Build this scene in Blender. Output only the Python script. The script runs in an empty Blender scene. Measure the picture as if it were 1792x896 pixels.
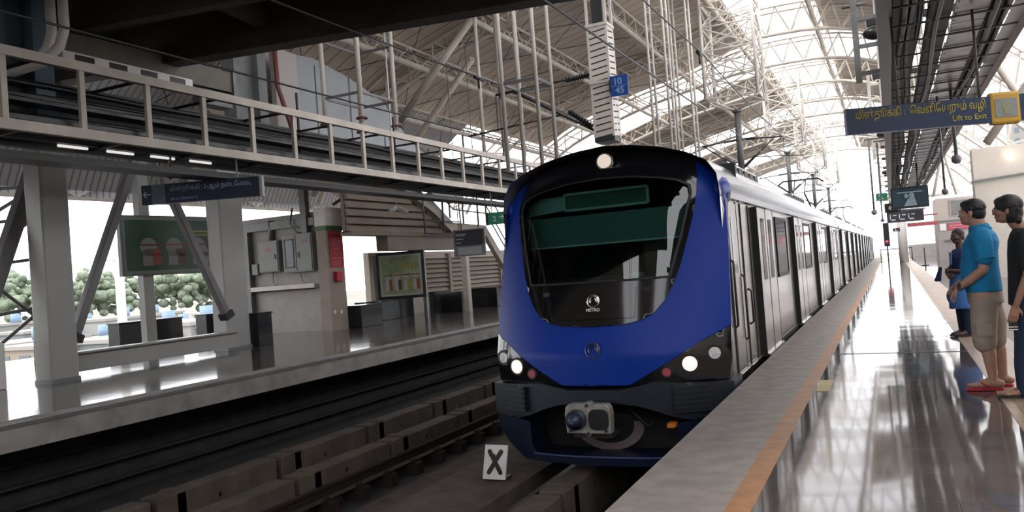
import bpy, bmesh, math, random
from math import sin, cos, pi, radians, sqrt, atan2
from mathutils import Vector, Matrix
from mathutils.geometry import delaunay_2d_cdt
random.seed(4)
sc = bpy.context.scene
COL = sc.collection

# ------------------------------------------------------------------ camera
def cam_axes(yaw, pitch, roll):
    fw = Vector((-sin(yaw)*cos(pitch), cos(yaw)*cos(pitch), sin(pitch)))
    r0 = Vector((cos(yaw), sin(yaw), 0)); u0 = r0.cross(fw)
    return fw, r0*cos(roll)-u0*sin(roll), r0*sin(roll)+u0*cos(roll)
fw, rt, up = cam_axes(radians(25.5247), radians(1.1066), radians(4.3))
cam_d = bpy.data.cameras.new('camera'); cam = bpy.data.objects.new('camera', cam_d); COL.objects.link(cam)
M = Matrix((rt, up, -fw)).transposed().to_4x4(); M.translation = Vector((1.58, 0, 1.4)); cam.matrix_world = M
cam_d.sensor_width = 36; cam_d.lens = 1390/1792*36; cam_d.clip_start = .05; cam_d.clip_end = 2000
sc.camera = cam
# ------------------------------------------------------------------ world, sun, exposure
w = bpy.data.worlds.new('sky'); sc.world = w; w.use_nodes = True
nt = w.node_tree; bg = nt.nodes['Background']
tc = nt.nodes.new('ShaderNodeTexCoord'); sx = nt.nodes.new('ShaderNodeSeparateXYZ'); cr = nt.nodes.new('ShaderNodeValToRGB')
nt.links.new(tc.outputs['Generated'], sx.inputs[0]); nt.links.new(sx.outputs['Z'], cr.inputs[0]); nt.links.new(cr.outputs[0], bg.inputs[0])
cr.color_ramp.elements[0].position = 0.0; cr.color_ramp.elements[0].color = (.95, .96, 1.0, 1)
cr.color_ramp.elements[1].position = .6; cr.color_ramp.elements[1].color = (.97, .97, 1.0, 1)
bg.inputs[1].default_value = 4.7
sun_d = bpy.data.lights.new('sun', 'SUN'); sun_d.energy = 3.0; sun_d.angle = radians(12); sun_d.color = (1, .95, .88)
sun = bpy.data.objects.new('sun', sun_d); COL.objects.link(sun); sun.rotation_euler = Vector((-.35, -.55, .9)).to_track_quat('Z', 'Y').to_euler()
sc.view_settings.view_transform = 'Standard'; sc.view_settings.look = 'None'
sc.view_settings.exposure = -0.6; sc.view_settings.gamma = 1; sc.view_settings.use_curve_mapping = False
try:
    sc.cycles.use_denoising = True; sc.cycles.max_bounces = 7; sc.cycles.diffuse_bounces = 4; sc.cycles.glossy_bounces = 4
    sc.cycles.transparent_max_bounces = 10; sc.cycles.sample_clamp_indirect = 6
    sc.cycles.caustics_reflective = False; sc.cycles.caustics_refractive = False
except Exception: pass

# ------------------------------------------------------------------ materials
MATS = {}
def mat(name, col, rough=.6, metal=0, emit=0, noise=0, nscale=3, bump=0, stretch=None, spec=.5, coat=0):
    if name in MATS: return MATS[name]
    m = bpy.data.materials.new(name); m.use_nodes = True; n = m.node_tree.nodes; l = m.node_tree.links
    b = n['Principled BSDF']; b.inputs['Base Color'].default_value = (*col, 1); b.inputs['Roughness'].default_value = rough
    b.inputs['Metallic'].default_value = metal; b.inputs['Specular IOR Level'].default_value = spec
    if coat: b.inputs['Coat Weight'].default_value = coat; b.inputs['Coat Roughness'].default_value = .05
    if emit: b.inputs['Emission Color'].default_value = (*col, 1); b.inputs['Emission Strength'].default_value = emit
    if noise or bump:
        t = n.new('ShaderNodeTexCoord'); mp = n.new('ShaderNodeMapping'); nz = n.new('ShaderNodeTexNoise')
        mp.inputs['Scale'].default_value = stretch or (1, 1, 1)
        nz.inputs['Scale'].default_value = nscale; nz.inputs['Detail'].default_value = 5
        l.new(t.outputs['Object'], mp.inputs[0]); l.new(mp.outputs[0], nz.inputs['Vector'])
        if noise:
            r = n.new('ShaderNodeValToRGB'); r.color_ramp.elements[0].position = .3; r.color_ramp.elements[1].position = .7
            r.color_ramp.elements[0].color = (*[c*(1-noise) for c in col], 1); r.color_ramp.elements[1].color = (*[min(1, c*(1+noise*.6)) for c in col], 1)
            l.new(nz.outputs['Fac'], r.inputs[0]); l.new(r.outputs[0], b.inputs['Base Color'])
        if bump:
            bp = n.new('ShaderNodeBump'); bp.inputs['Strength'].default_value = bump; bp.inputs['Distance'].default_value = .01
            l.new(nz.outputs['Fac'], bp.inputs['Height']); l.new(bp.outputs[0], b.inputs['Normal'])
    MATS[name] = m; return m
def lines_mat(name, col, dark, axis, period, width, rough=.6, metal=0, noise=.15):
    """a sheet material with seams every `period` metres along world axis"""
    m = mat(name, col, rough, metal); n = m.node_tree.nodes; l = m.node_tree.links; b = n['Principled BSDF']
    t = n.new('ShaderNodeTexCoord'); s = n.new('ShaderNodeSeparateXYZ'); l.new(t.outputs['Object'], s.inputs[0])
    d = n.new('ShaderNodeMath'); d.operation = 'DIVIDE'; d.inputs[1].default_value = period; l.new(s.outputs[axis], d.inputs[0])
    f = n.new('ShaderNodeMath'); f.operation = 'FRACT'; l.new(d.outputs[0], f.inputs[0])
    c = n.new('ShaderNodeMath'); c.operation = 'LESS_THAN'; c.inputs[1].default_value = width/period; l.new(f.outputs[0], c.inputs[0])
    nz = n.new('ShaderNodeTexNoise'); nz.inputs['Scale'].default_value = .6; nz.inputs['Detail'].default_value = 6; l.new(t.outputs['Object'], nz.inputs['Vector'])
    r = n.new('ShaderNodeValToRGB'); r.color_ramp.elements[0].position = .3; r.color_ramp.elements[1].position = .7
    r.color_ramp.elements[0].color = (*[x*(1-noise) for x in col], 1); r.color_ramp.elements[1].color = (*[min(1, x*(1+noise)) for x in col], 1)
    l.new(nz.outputs['Fac'], r.inputs[0])
    mx = n.new('ShaderNodeMix'); mx.data_type = 'RGBA'; l.new(c.outputs[0], mx.inputs['Factor']); l.new(r.outputs[0], mx.inputs[6]); mx.inputs[7].default_value = (*dark, 1)
    l.new(mx.outputs[2], b.inputs['Base Color'])
    bp = n.new('ShaderNodeBump'); bp.inputs['Strength'].default_value = .6; bp.inputs['Distance'].default_value = .02; bp.invert = True
    l.new(c.outputs[0], bp.inputs['Height']); l.new(bp.outputs[0], b.inputs['Normal'])
    return m
def tile_mat(name, c1, c2, mortar, tw, th, rough, rot=0, wob=.02):
    m = mat(name, c1, rough); n = m.node_tree.nodes; l = m.node_tree.links; b = n['Principled BSDF']
    t = n.new('ShaderNodeTexCoord'); mp = n.new('ShaderNodeMapping'); mp.inputs['Rotation'].default_value = (0, 0, rot); l.new(t.outputs['Object'], mp.inputs[0])
    br = n.new('ShaderNodeTexBrick'); br.offset = 0; br.inputs['Scale'].default_value = 1; br.inputs['Brick Width'].default_value = tw; br.inputs['Row Height'].default_value = th
    br.inputs['Mortar Size'].default_value = .004; br.inputs['Color1'].default_value = (*c1, 1); br.inputs['Color2'].default_value = (*c2, 1); br.inputs['Mortar'].default_value = (*mortar, 1)
    l.new(mp.outputs[0], br.inputs['Vector'])
    nz = n.new('ShaderNodeTexNoise'); nz.inputs['Scale'].default_value = 1.7; nz.inputs['Detail'].default_value = 8; l.new(t.outputs['Object'], nz.inputs['Vector'])
    mx = n.new('ShaderNodeMix'); mx.data_type = 'RGBA'; mx.blend_type = 'MULTIPLY'; mx.inputs['Factor'].default_value = .6
    r = n.new('ShaderNodeValToRGB'); r.color_ramp.elements[0].position = .3; r.color_ramp.elements[0].color = (.45, .42, .42, 1); r.color_ramp.elements[1].position = .7
    l.new(nz.outputs['Fac'], r.inputs[0]); l.new(br.outputs['Color'], mx.inputs[6]); l.new(r.outputs[0], mx.inputs[7]); l.new(mx.outputs[2], b.inputs['Base Color'])
    # polished stone is never quite flat: slow waves plus a tiny lippage between tiles
    n2 = n.new('ShaderNodeTexNoise'); n2.inputs['Scale'].default_value = 1.3; n2.inputs['Detail'].default_value = 1; l.new(t.outputs['Object'], n2.inputs['Vector'])
    bp = n.new('ShaderNodeBump'); bp.inputs['Strength'].default_value = 1; bp.inputs['Distance'].default_value = wob*.12; l.new(n2.outputs['Fac'], bp.inputs['Height'])
    b2 = n.new('ShaderNodeBump'); b2.inputs['Strength'].default_value = .5; b2.inputs['Distance'].default_value = .002; b2.invert = True
    l.new(br.outputs['Fac'], b2.inputs['Height']); l.new(bp.outputs[0], b2.inputs['Normal']); l.new(b2.outputs[0], b.inputs['Normal'])
    return m
def glass_mat(name, tint, refl=.08, rough=.02):
    m = bpy.data.materials.new(name); m.use_nodes = True; n = m.node_tree.nodes; l = m.node_tree.links
    for x in list(n): n.remove(x)
    o = n.new('ShaderNodeOutputMaterial'); tr = n.new('ShaderNodeBsdfTransparent'); tr.inputs[0].default_value = (*tint, 1)
    g = n.new('ShaderNodeBsdfGlossy'); g.inputs['Roughness'].default_value = rough; fr = n.new('ShaderNodeFresnel'); fr.inputs[0].default_value = 1.5
    ad = n.new('ShaderNodeMath'); ad.operation = 'ADD'; ad.inputs[1].default_value = refl; mx = n.new('ShaderNodeMixShader')
    l.new(fr.outputs[0], ad.inputs[0]); l.new(ad.outputs[0], mx.inputs[0]); l.new(tr.outputs[0], mx.inputs[1]); l.new(g.outputs[0], mx.inputs[2]); l.new(mx.outputs[0], o.inputs[0])
    MATS[name] = m; return m

conc = mat('concrete', (.27, .25, .235), .8, noise=.3, nscale=2.5, bump=.3)
conc_edge = mat('granite_edge', (.27, .235, .21), .6, noise=.25, nscale=5, bump=.2)
conc_dark = mat('track_concrete', (.075, .055, .046), .9, noise=.4, nscale=3, bump=.4)
plinth_m = mat('plinth_concrete', (.085, .066, .05), .85, noise=.35, nscale=3, bump=.3)
black_m = mat('black_paint', (.012, .012, .014), .4)
near_black = mat('mottled_black', (.018, .018, .02), .8, noise=.5)  # mottled near-black for the track pit, underframe and coupler recess
rail_m = mat('rail_steel', (.05, .04, .035), .5, .6)
white_st = mat('white_steel', (.66, .61, .55), .5, noise=.15, nscale=2)
cream_st = mat('cream_steel', (.58, .52, .45), .5, noise=.2, nscale=2)
col_m = mat('column_paint', (.36, .36, .34), .35, noise=.08, nscale=1)
grey_st = mat('grey_steel', (.16, .165, .165), .45, .2, noise=.2)
dark_st = mat('dark_steel', (.035, .034, .036), .5, .2)
brace_m = mat('brace_paint', (.17, .165, .17), .4, noise=.1)
galv = mat('galvanised', (.45, .45, .45), .3, .85, noise=.4, nscale=4)
red_st = mat('red_primer', (.16, .045, .035), .5)
roof_m = lines_mat('roof_sheet', (.50, .42, .345), (.10, .075, .06), 1, .62, .045, .5)
roof_in = lines_mat('eave_sheet', (.42, .43, .44), (.22, .22, .24), 1, .22, .06, .5)
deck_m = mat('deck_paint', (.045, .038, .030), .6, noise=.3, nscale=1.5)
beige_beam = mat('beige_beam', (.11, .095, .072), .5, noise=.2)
wall_m = mat('wall_paint', (.34, .32, .30), .6, noise=.1)
cream_w = mat('cream_wall', (.60, .53, .45), .6, noise=.06)
pil_m = mat('pilaster_paint', (.30, .235, .195), .6, noise=.12)
louv_m = mat('louvre_beige', (.25, .20, .155), .55, noise=.15, nscale=1.5)
granite = mat('black_granite', (.018, .02, .024), .15, noise=.3, nscale=20)
granite_g = mat('grey_granite', (.07, .085, .09), .25, noise=.3, nscale=20)
tile_r = tile_mat('polished_tile', (.085, .075, .075), (.115, .095, .09), (.03, .027, .027), .6, .6, .06)
tile_l = tile_mat('platform_tile', (.10, .085, .075), (.13, .11, .095), (.04, .035, .03), .6, .6, .10)
tan_m = tile_mat('tactile_tan', (.33, .235, .165), (.37, .265, .19), (.16, .11, .08), .3, .3, .35)
orange_m = mat('edge_line_orange', (.33, .155, .06), .5, noise=.25, nscale=6)
yel_m = mat('yellow_tile', (.42, .32, .10), .5, noise=.2)
blue_m = mat('train_blue', (.002, .034, .31), .38, spec=.25)
blackg = mat('gloss_black', (.006, .006, .008), .12, coat=.5)
darkblue = mat('bumper_blue', (.008, .013, .024), .45)
apron_m = mat('apron_blue', (.004, .009, .028), .35)
steel_m = mat('brushed_steel', (.48, .45, .42), .24, .9, noise=.12, nscale=2, stretch=(1, .3, 4), bump=.05)
steel_d = mat('steel_dark_grey', (.10, .10, .105), .35, .7)  # darker grey steel for the sill rails
roofst = mat('train_roof', (.42, .43, .46), .18, .7)
rubber = mat('rubber', (.01, .01, .011), .6)
seat_d = mat('cab_lining', (.05, .06, .06), .8)
blind_m = mat('cab_blind', (.12, .22, .19), .7)
chrome = mat('chrome', (.75, .75, .75), .12, 1)
lens_m = mat('lamp_lens', (.8, .82, .85), .3, .2)
lamp_on = mat('lamp_lit', (1, .82, .74), .3, emit=14)
lamp_mk = mat('lamp_marker', (.95, .80, .70), .3, emit=.75)
red_lens = mat('red_lens', (.42, .09, .10), .3)
coupler_m = mat('coupler_steel', (.38, .36, .32), .45, .5, noise=.3, nscale=10)
white_m = mat('white_paint', (.75, .73, .70), .5, noise=.08, nscale=10)
navy = mat('sign_navy', (.010, .022, .055), .3)
navy2 = mat('sign_navy_right', (.022, .05, .12), .3)
txt_w = mat('sign_white', (.7, .72, .75), .5)
txt_y = mat('sign_yellow', (.55, .45, .07), .5)
orange_b = mat('sign_orange', (.62, .36, .05), .5)
pic_g = mat('pictogram_grey', (.28, .31, .30), .5, noise=.15, nscale=30)
red_m = mat('notice_red', (.42, .02, .04), .5, noise=.15, nscale=8)
green_m = mat('sign_green', (.02, .20, .10), .4)
greend = mat('band_green', (.05, .13, .04), .5)
elec = mat('cabinet_grey', (.22, .225, .21), .45, noise=.08)
tube_m = mat('fluorescent', (1, .98, .95), .3, emit=1.1)
skin_l = mat('skin_light', (.42, .235, .165), .55, noise=.08, nscale=20)
skin_d = mat('skin_dark', (.11, .055, .04), .55)
hair_m = mat('hair_black', (.008, .007, .008), .55, bump=.5, nscale=60)
ply_w = mat('ply_white', (.8, .8, .8), .5)

# ------------------------------------------------------------------ mesh builder
class MB:
    def __init__(s): s.v = []; s.f = []; s.sm = []; s.mi = []
    def add(s, vs, fs, smooth=False, mi=0):
        o = len(s.v); s.v += [tuple(v) for v in vs]
        for f in fs: s.f.append([o+i for i in f]); s.sm.append(smooth); s.mi.append(mi)
        return s
    def box(s, x0, x1, y0, y1, z0, z1, mi=0):
        return s.add([(x0,y0,z0),(x1,y0,z0),(x1,y1,z0),(x0,y1,z0),(x0,y0,z1),(x1,y0,z1),(x1,y1,z1),(x0,y1,z1)],
                     [(0,3,2,1),(4,5,6,7),(0,1,5,4),(1,2,6,5),(2,3,7,6),(3,0,4,7)], mi=mi)
    def bar(s, p, q, w, h=None, mi=0, upv=(0,0,1)):
        p = Vector(p); q = Vector(q); h = h or w; d = (q-p).normalized(); u = Vector(upv)
        if abs(d.dot(u)) > .99: u = Vector((1,0,0))
        a = d.cross(u).normalized(); b = a.cross(d)
        vs = []
        for c in (p, q):
            for i, j in ((-1,-1),(1,-1),(1,1),(-1,1)): vs.append(c+a*(i*w/2)+b*(j*h/2))
        return s.add(vs, [(0,3,2,1),(4,5,6,7),(0,1,5,4),(1,2,6,5),(2,3,7,6),(3,0,4,7)], mi=mi)
    def tube(s, p, q, r, n=8, r2=None, mi=0, cap=True):
        p = Vector(p); q = Vector(q); r2 = r if r2 is None else r2; d = (q-p)
        if d.length < 1e-6: return s
        d.normalize(); u = Vector((0,0,1)) if abs(d.z) < .95 else Vector((1,0,0)); a = d.cross(u).normalized(); b = a.cross(d)
        vs = [p+(a*cos(2*pi*i/n)+b*sin(2*pi*i/n))*r for i in range(n)]+[q+(a*cos(2*pi*i/n)+b*sin(2*pi*i/n))*r2 for i in range(n)]
        s.add(vs, [(i, i+n, (i+1)%n+n, (i+1)%n) for i in range(n)], n > 5, mi)
        if cap: s.add(vs, [tuple(range(n)), tuple(range(2*n-1, n-1, -1))], False, mi)
        return s
    def path(s, pts, r, n=8, mi=0):
        pts = [Vector(p) for p in pts]; rings = []; 
        a = None
        for i, p in enumerate(pts):
            d = (pts[min(i+1, len(pts)-1)]-pts[max(i-1, 0)]).normalized()
            if a is None:
                u = Vector((0,0,1)) if abs(d.z) < .9 else Vector((1,0,0)); a = d.cross(u).normalized()
            a = (a-d*a.dot(d)).normalized(); b = a.cross(d)
            rr = r[i] if isinstance(r, (list, tuple)) else r
            rings.append([p+(a*cos(2*pi*k/n)+b*sin(2*pi*k/n))*rr for k in range(n)])
        return s.loft(rings, mi=mi)
    def loft(s, rings, closed=True, cap=True, mi=0, smooth=True):
        n = len(rings[0]); vs = [v for r in rings for v in r]; fs = []
        for i in range(len(rings)-1):
            for k in range(n if closed else n-1):
                k2 = (k+1) % n; fs.append((i*n+k, i*n+k2, (i+1)*n+k2, (i+1)*n+k))
        s.add(vs, fs, smooth, mi)
        if cap and closed: s.add(vs, [tuple(range(n-1, -1, -1)), tuple((len(rings)-1)*n+k for k in range(n))], False, mi)
        return s
    def prism(s, poly, axis, a, b, mi=0):
        """polygon in the two other axes extruded along axis from a to b"""
        def mk(p, t): return (t, p[0], p[1]) if axis == 0 else (p[0], t, p[1]) if axis == 1 else (p[0], p[1], t)
        n = len(poly); vs = [mk(p, a) for p in poly]+[mk(p, b) for p in poly]
        fs = [tuple(range(n)), tuple(range(2*n-1, n-1, -1))]+[(i, i+n, (i+1)%n+n, (i+1)%n) for i in range(n)]
        return s.add(vs, fs, mi=mi)
    def disc(s, c, nrm, r, n=20, thick=.01, mi=0):
        c = Vector(c); d = Vector(nrm).normalized(); return s.tube(c, c+d*thick, r, n, mi=mi)
    def ellip(s, c, rx, ry, rz, n=14, m=9, mi=0, rot=None):
        c = Vector(c); vs = []; fs = []
        for i in range(m+1):
            th = pi*i/m
            for k in range(n):
                ph = 2*pi*k/n; v = Vector((rx*sin(th)*cos(ph), ry*sin(th)*sin(ph), rz*cos(th)))
                if rot: v = rot @ v
                vs.append(c+v)
        for i in range(m):
            for k in range(n): fs.append((i*n+k, (i+1)*n+k, (i+1)*n+(k+1)%n, i*n+(k+1)%n))
        return s.add(vs, fs, True, mi)
    def build(s, name, m, parent=None, loc=None, recalc=True, bevel=0):
        me = bpy.data.meshes.new(name); me.from_pydata(s.v, [], s.f)
        for k in (m if isinstance(m, (list, tuple)) else [m]): me.materials.append(k)
        me.polygons.foreach_set('use_smooth', s.sm); me.polygons.foreach_set('material_index', s.mi)
        if recalc:
            bm = bmesh.new(); bm.from_mesh(me); bmesh.ops.remove_doubles(bm, verts=bm.verts, dist=1e-5)
            bmesh.ops.recalc_face_normals(bm, faces=bm.faces); bm.to_mesh(me); bm.free()
        o = bpy.data.objects.new(name, me); COL.objects.link(o)
        if parent: o.parent = parent
        if loc: o.location = loc
        if bevel:
            b = o.modifiers.new('bevel', 'BEVEL'); b.width = bevel; b.segments = 2; b.limit_method = 'ANGLE'
        return o
def tag(o, label=None, cat=None, group=None, kind=None):
    if label: o['label'] = label
    if cat: o['category'] = cat
    if group: o['group'] = group
    if kind: o['kind'] = kind
    return o
def thing(name, label, cat, loc=(0,0,0), group=None, rz=0):
    o = bpy.data.objects.new(name, None); o.empty_display_size = .1; COL.objects.link(o); o.location = loc; o.rotation_euler[2] = rz
    return tag(o, label, cat, group)
def struct(name, mb, m, parent=None):
    o = mb.build(name, m, parent)
    if not parent: o['kind'] = 'structure'
    return o
def copy_tree(o, parent=None):
    c = o.copy(); COL.objects.link(c); c.parent = parent
    for ch in list(o.children): copy_tree(ch, c)
    return c
def text(s, size, m, parent, loc, rot, name='lettering', align='LEFT', depth=.002, bold=0, sxy=(1, 1), fit=None):
    cu = bpy.data.curves.new(name, 'FONT'); cu.body = s; cu.size = size; cu.align_x = align; cu.extrude = depth; cu.offset = bold; cu.resolution_u = 3
    t = bpy.data.objects.new(name, cu); COL.objects.link(t); bpy.context.view_layer.update()
    me = bpy.data.meshes.new_from_object(t.evaluated_get(bpy.context.evaluated_depsgraph_get())); bpy.data.objects.remove(t)
    me.materials.clear(); me.materials.append(m)
    if fit and me.vertices:
        wd = max(v.co.x for v in me.vertices)-min(v.co.x for v in me.vertices); sxy = (fit/wd, sxy[1])
    o = bpy.data.objects.new(name, me); COL.objects.link(o); o.parent = parent; o.location = loc; o.rotation_euler = rot; o.scale = (sxy[0], sxy[1], 1)
    return o
FRONT = (pi/2, 0, 0)          # text facing -Y

# ================================================================== STRUCTURE
Y0, Y1 = -40, 96
# right platform
b = MB(); b.box(.78, 2.32, Y0, Y1, -.3, 0); b.box(2.9, 9.5, Y0, Y1, -.3, 0); struct('floor', b, tile_r)
struct('floor', MB().box(0, .64, Y0, Y1, -.34, 0), conc_edge)
struct('floor', MB().box(.64, .78, Y0, Y1, -.3, 0.0015), orange_m)
struct('floor', MB().box(2.32, 2.9, Y0, Y1, -.3, .004), tan_m)
struct('wall_right_under_platform', MB().box(.45, .7, Y0, Y1, -1.6, -.34), near_black)
# left platform
struct('floor', MB().box(-20.2, -8.62, Y0, Y1, -.3, 0), tile_l)
b = MB(); b.box(-8.62, -8.2, Y0, Y1, -.33, 0); struct('floor', b, conc)
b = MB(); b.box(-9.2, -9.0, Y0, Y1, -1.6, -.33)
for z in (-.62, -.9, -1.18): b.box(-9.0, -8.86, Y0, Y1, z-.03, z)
struct('wall_left_under_platform', b, near_black)
struct('trim_1', MB().box(-8.215, -8.19, Y0, Y1, -.05, .003), grey_st)
# track bed
b = MB(); b.box(-9.2, .7, Y0, Y1, -1.75, -1.42); struct('floor', b, near_black)
b = MB(); b.box(-3.42, -2.40, Y0, Y1, -1.42, -1.0); b.box(-4.55, -3.42, Y0, Y1, -1.42, -1.36); struct('floor', b, conc_dark)

# ------------------------------------------------------------------ rails, plinths
def rail(x, label):
    b = MB(); z = -1.08
    b.prism([(x-.07,z-.17),(x+.07,z-.17),(x+.07,z-.155),(x+.012,z-.13),(x+.012,z-.04),(x+.036,z-.03),(x+.036,z),(x-.036,z),(x-.036,z-.03),(x-.012,z-.04),(x-.012,z-.13),(x-.07,z-.155)], 1, Y0, Y1)
    r = b.build('rail', rail_m); tag(r, label, 'rail')
    for k in range(20):
        y = 5.2+k*.65
        c = MB(); c.box(x-.19, x+.19, y-.08, y+.08, z-.335, z-.172); c.box(x-.15, x-.05, y-.04, y+.04, z-.172, z-.13); c.box(x+.05, x+.15, y-.04, y+.04, z-.172, z-.13)
        c.tube((x-.13,y,z-.15),(x-.13,y,z-.10),.014,6); c.tube((x+.13,y,z-.15),(x+.13,y,z-.10),.014,6)
        c.build('rail_fastener', rail_m, r)
    return r
rail(-6.45, 'steel running rail nearest the far platform wall, on the empty track')
rail(-4.98, 'steel running rail of the empty track, beside the brown concrete strip')
rail(-2.22, 'steel running rail under the left side of the train')
rail(-.74, 'steel running rail under the right side of the train by the platform')
i = 0
for x, side in ((-6.2, 'left row, on the empty track'), (-5.28, 'right row, on the empty track'), (-1.80, 'row under the blue train')):
    y = 3.6 + (.7 if x < -6 else 0); k = 0
    names = ['nearest the camera', 'second from the camera', 'third from the camera', 'fourth from the camera', 'fifth from the camera', 'sixth from the camera', 'seventh from the camera', 'eighth from the camera', 'ninth from the camera']
    while y < 22 and k < 9:
        L = 2.0
        b = MB(); b.box(x-.15, x+.15, y, y+L-.1, -1.42, -.86 if x < -6 else -.92)
        b.box(x-.15, x+.15, y+.25, y+.4, -1.42, -.84 if x < -6 else -.90); 
        o = b.build('concrete_plinth', plinth_m, bevel=.015)
        h = MB(); h.tube((x+.152, y+.9, -1.05), (x+.12, y+.9, -1.05), .03, 10); h.build('drain_hole', black_m, o)
        tag(o, 'concrete guard block, %s, %s' % (names[k], side), 'concrete block')
        y += L; k += 1

# marker board between tracks
xb = thing('marker_board', 'small white board painted with a black X standing on the track bed', 'sign', (-2.74, 8.15, -1.0))
b = MB(); b.prism([(-.16,.02),(.13,.02),(.17,.41),(-.12,.41)], 1, -.012, .012); board = b.build('board', white_m, xb); board.rotation_euler = (radians(-8), 0, 0)
b = MB()
b.bar((-.075,-.016,.10),(.085,-.016,.335),.052,.008, upv=(0,1,0)); b.bar((-.06,-.017,.335),(.075,-.017,.10),.052,.008, upv=(0,1,0))
for p in ((-.075,.10),(.085,.335),(-.06,.335),(.075,.10)): b.tube((p[0],-.012,p[1]),(p[0],-.021,p[1]),.026,12)
o = b.build('black_cross', black_m, xb); o.rotation_euler = board.rotation_euler
MB().box(-.14, .12, .03, .2, -.0, .03).build('foot', dark_st, xb)
MB().bar((0,.02,.3),(0,.19,.02),.02).build('strut', dark_st, xb)

# ================================================================== ROOF
PROF = [(-18.9,4.1),(-17.6,6.3),(-16,7.6),(-14.2,8.6),(-12.2,9.3),(-10,9.95),(-8,10.35),(-5.3,10.85),(-3.5,11.0),(-1.5,11.03),(-.3,10.9),(1.3,10.5),(3.2,9.7),(5,8.5),(6.8,6.9),(8.3,5.2)]
def prof(x):
    for (x0,z0),(x1,z1) in zip(PROF, PROF[1:]):
        if x0 <= x <= x1: return z0+(z1-z0)*(x-x0)/(x1-x0)
    return PROF[0][1] if x < PROF[0][0] else PROF[-1][1]
def pnorm(x):
    e = .4; d = Vector((2*e, prof(x+e)-prof(x-e))).normalized(); return Vector((-d.y, d.x))
def offs(x): return .62 if x < -8 else .62+.5*(x+8)/4 if x < -4 else 1.12
XS = [-18.9+27.2*i/40 for i in range(41)]
def shell(y0, y1, x0, x1, name='ceiling', m=roof_m, off=1.25):
    b = MB(); ins = []; outs = []
    n = max(2, int((x1-x0)/.6)); xs = [x0+(x1-x0)*i/n for i in range(n+1)]
    r = []
    for x in xs:
        nn = pnorm(x); q = offs(x)+.12; r.append((x+nn.x*q, prof(x)+nn.y*q))
    ring = lambda y: [(p[0], y, p[1]) for p in r]+[(p[0], y, p[1]+.06) for p in reversed(r)]
    b.loft([ring(y0), ring(y1)], smooth=False)
    return struct(name, b, m)
SHELLS = [(-40, 42.4), (49.2, 61.4), (68.5, 80), (86, 96)]
for y0, y1 in SHELLS:
    shell(y0, y1, -15.6, -4.1); shell(y0, min(y1, 33) if y0 < 0 else y1, -18.9, -15.6, m=roof_in)
    shell(y0, y1, -.75, 3.4 if y0 > 20 else 3.0)
    # longitudinal ribs carrying the sheets
def arch_truss(y, label):
    b = MB(); bot = []; top = []
    n = 26; xs = [-18.6+26.6*i/n for i in range(n+1)]
    for x in xs:
        nn = pnorm(x); bot.append(Vector((x, y, prof(x)))); top.append(Vector((x+nn.x*offs(x), y, prof(x)+nn.y*offs(x))))
    for a, c in zip(bot, bot[1:]): b.tube(a, c, .085, 8, cap=False)
    for dy in (-.45, .45):
        for a, c in zip(top, top[1:]): b.tube(a+Vector((0,dy,0)), c+Vector((0,dy,0)), .06, 6, cap=False)
        for i in range(n):
            t = top[i]+Vector((0,dy,0)); t2 = top[i+1]+Vector((0,dy,0)); m_ = (bot[i]+bot[i+1])/2
            b.tube(t, m_, .035, 5, cap=False); b.tube(m_, t2, .035, 5, cap=False)
    for i in range(n+1): b.tube(top[i]+Vector((0,-.45,0)), top[i]+Vector((0,.45,0)), .03, 5, cap=False)
    o = b.build('arch_truss', cream_st); return tag(o, label, 'roof truss', 'arched trusses under the roof vault')
for y, lb in ((18.5,'curved tubular roof truss nearest the camera, above the front of the train'),(25,'curved tubular roof truss second from the camera'),(37,'curved tubular roof truss before the first open roof gap'),(43,'curved tubular roof truss at the near edge of the first roof gap'),(49.3,'curved tubular roof truss at the far edge of the first roof gap'),(55.5,'curved tubular roof truss in the middle of the far roof bay'),(61.5,'curved tubular roof truss at the near edge of the second roof gap'),(68.5,'curved tubular roof truss beyond the second roof gap'),(74.5,'curved tubular roof truss second from the far end'),(86,'farthest curved tubular roof truss, pale in the bright opening')):
    arch_truss(y, lb)
# longitudinal lattice purlins
def purlin(x, label, y0=11, y1=88, r=.07, off=.35):
    b = MB(); nn = pnorm(x); off = offs(x)-.62; h6 = .6; p1 = (x+nn.x*off, prof(x)+nn.y*off); p2 = (x+nn.x*(off+.6)+.25, prof(x)+nn.y*(off+.6)); p3 = (x+nn.x*(off+.6)-.25, prof(x)+nn.y*(off+.6))
    b.tube((p1[0],y0,p1[1]),(p1[0],y1,p1[1]), r*1.5, 8)
    for p in (p2, p3): b.tube((p[0],y0,p[1]),(p[0],y1,p[1]), r*.6, 6)
    y = y0
    while y < y1-1:
        for p in (p2, p3):
            b.tube((p1[0],y,p1[1]),(p[0],y+.75,p[1]), .022, 4, cap=False); b.tube((p[0],y+.75,p[1]),(p1[0],y+1.5,p1[1]), .022, 4, cap=False)
        y += 1.5
    o = b.build('purlin', cream_st); return tag(o, label, 'roof purlin', 'long lattice purlins under the roof')
for x, lb in ((-17.9,'lowest lattice purlin of the roof vault, above the stair'),(-15.6,'second lattice purlin up from the eaves'),(-13.2,'third lattice purlin up from the eaves'),(-10.4,'fourth lattice purlin up from the eaves'),(-7.2,'fifth lattice purlin, left of the skylight'),(-4.2,'lattice purlin along the left edge of the skylight'),(-.8,'lattice purlin along the right edge of the skylight'),(2.2,'lattice purlin above the right platform'),(5.2,'lowest lattice purlin on the right slope')):
    purlin(x, lb)
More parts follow.
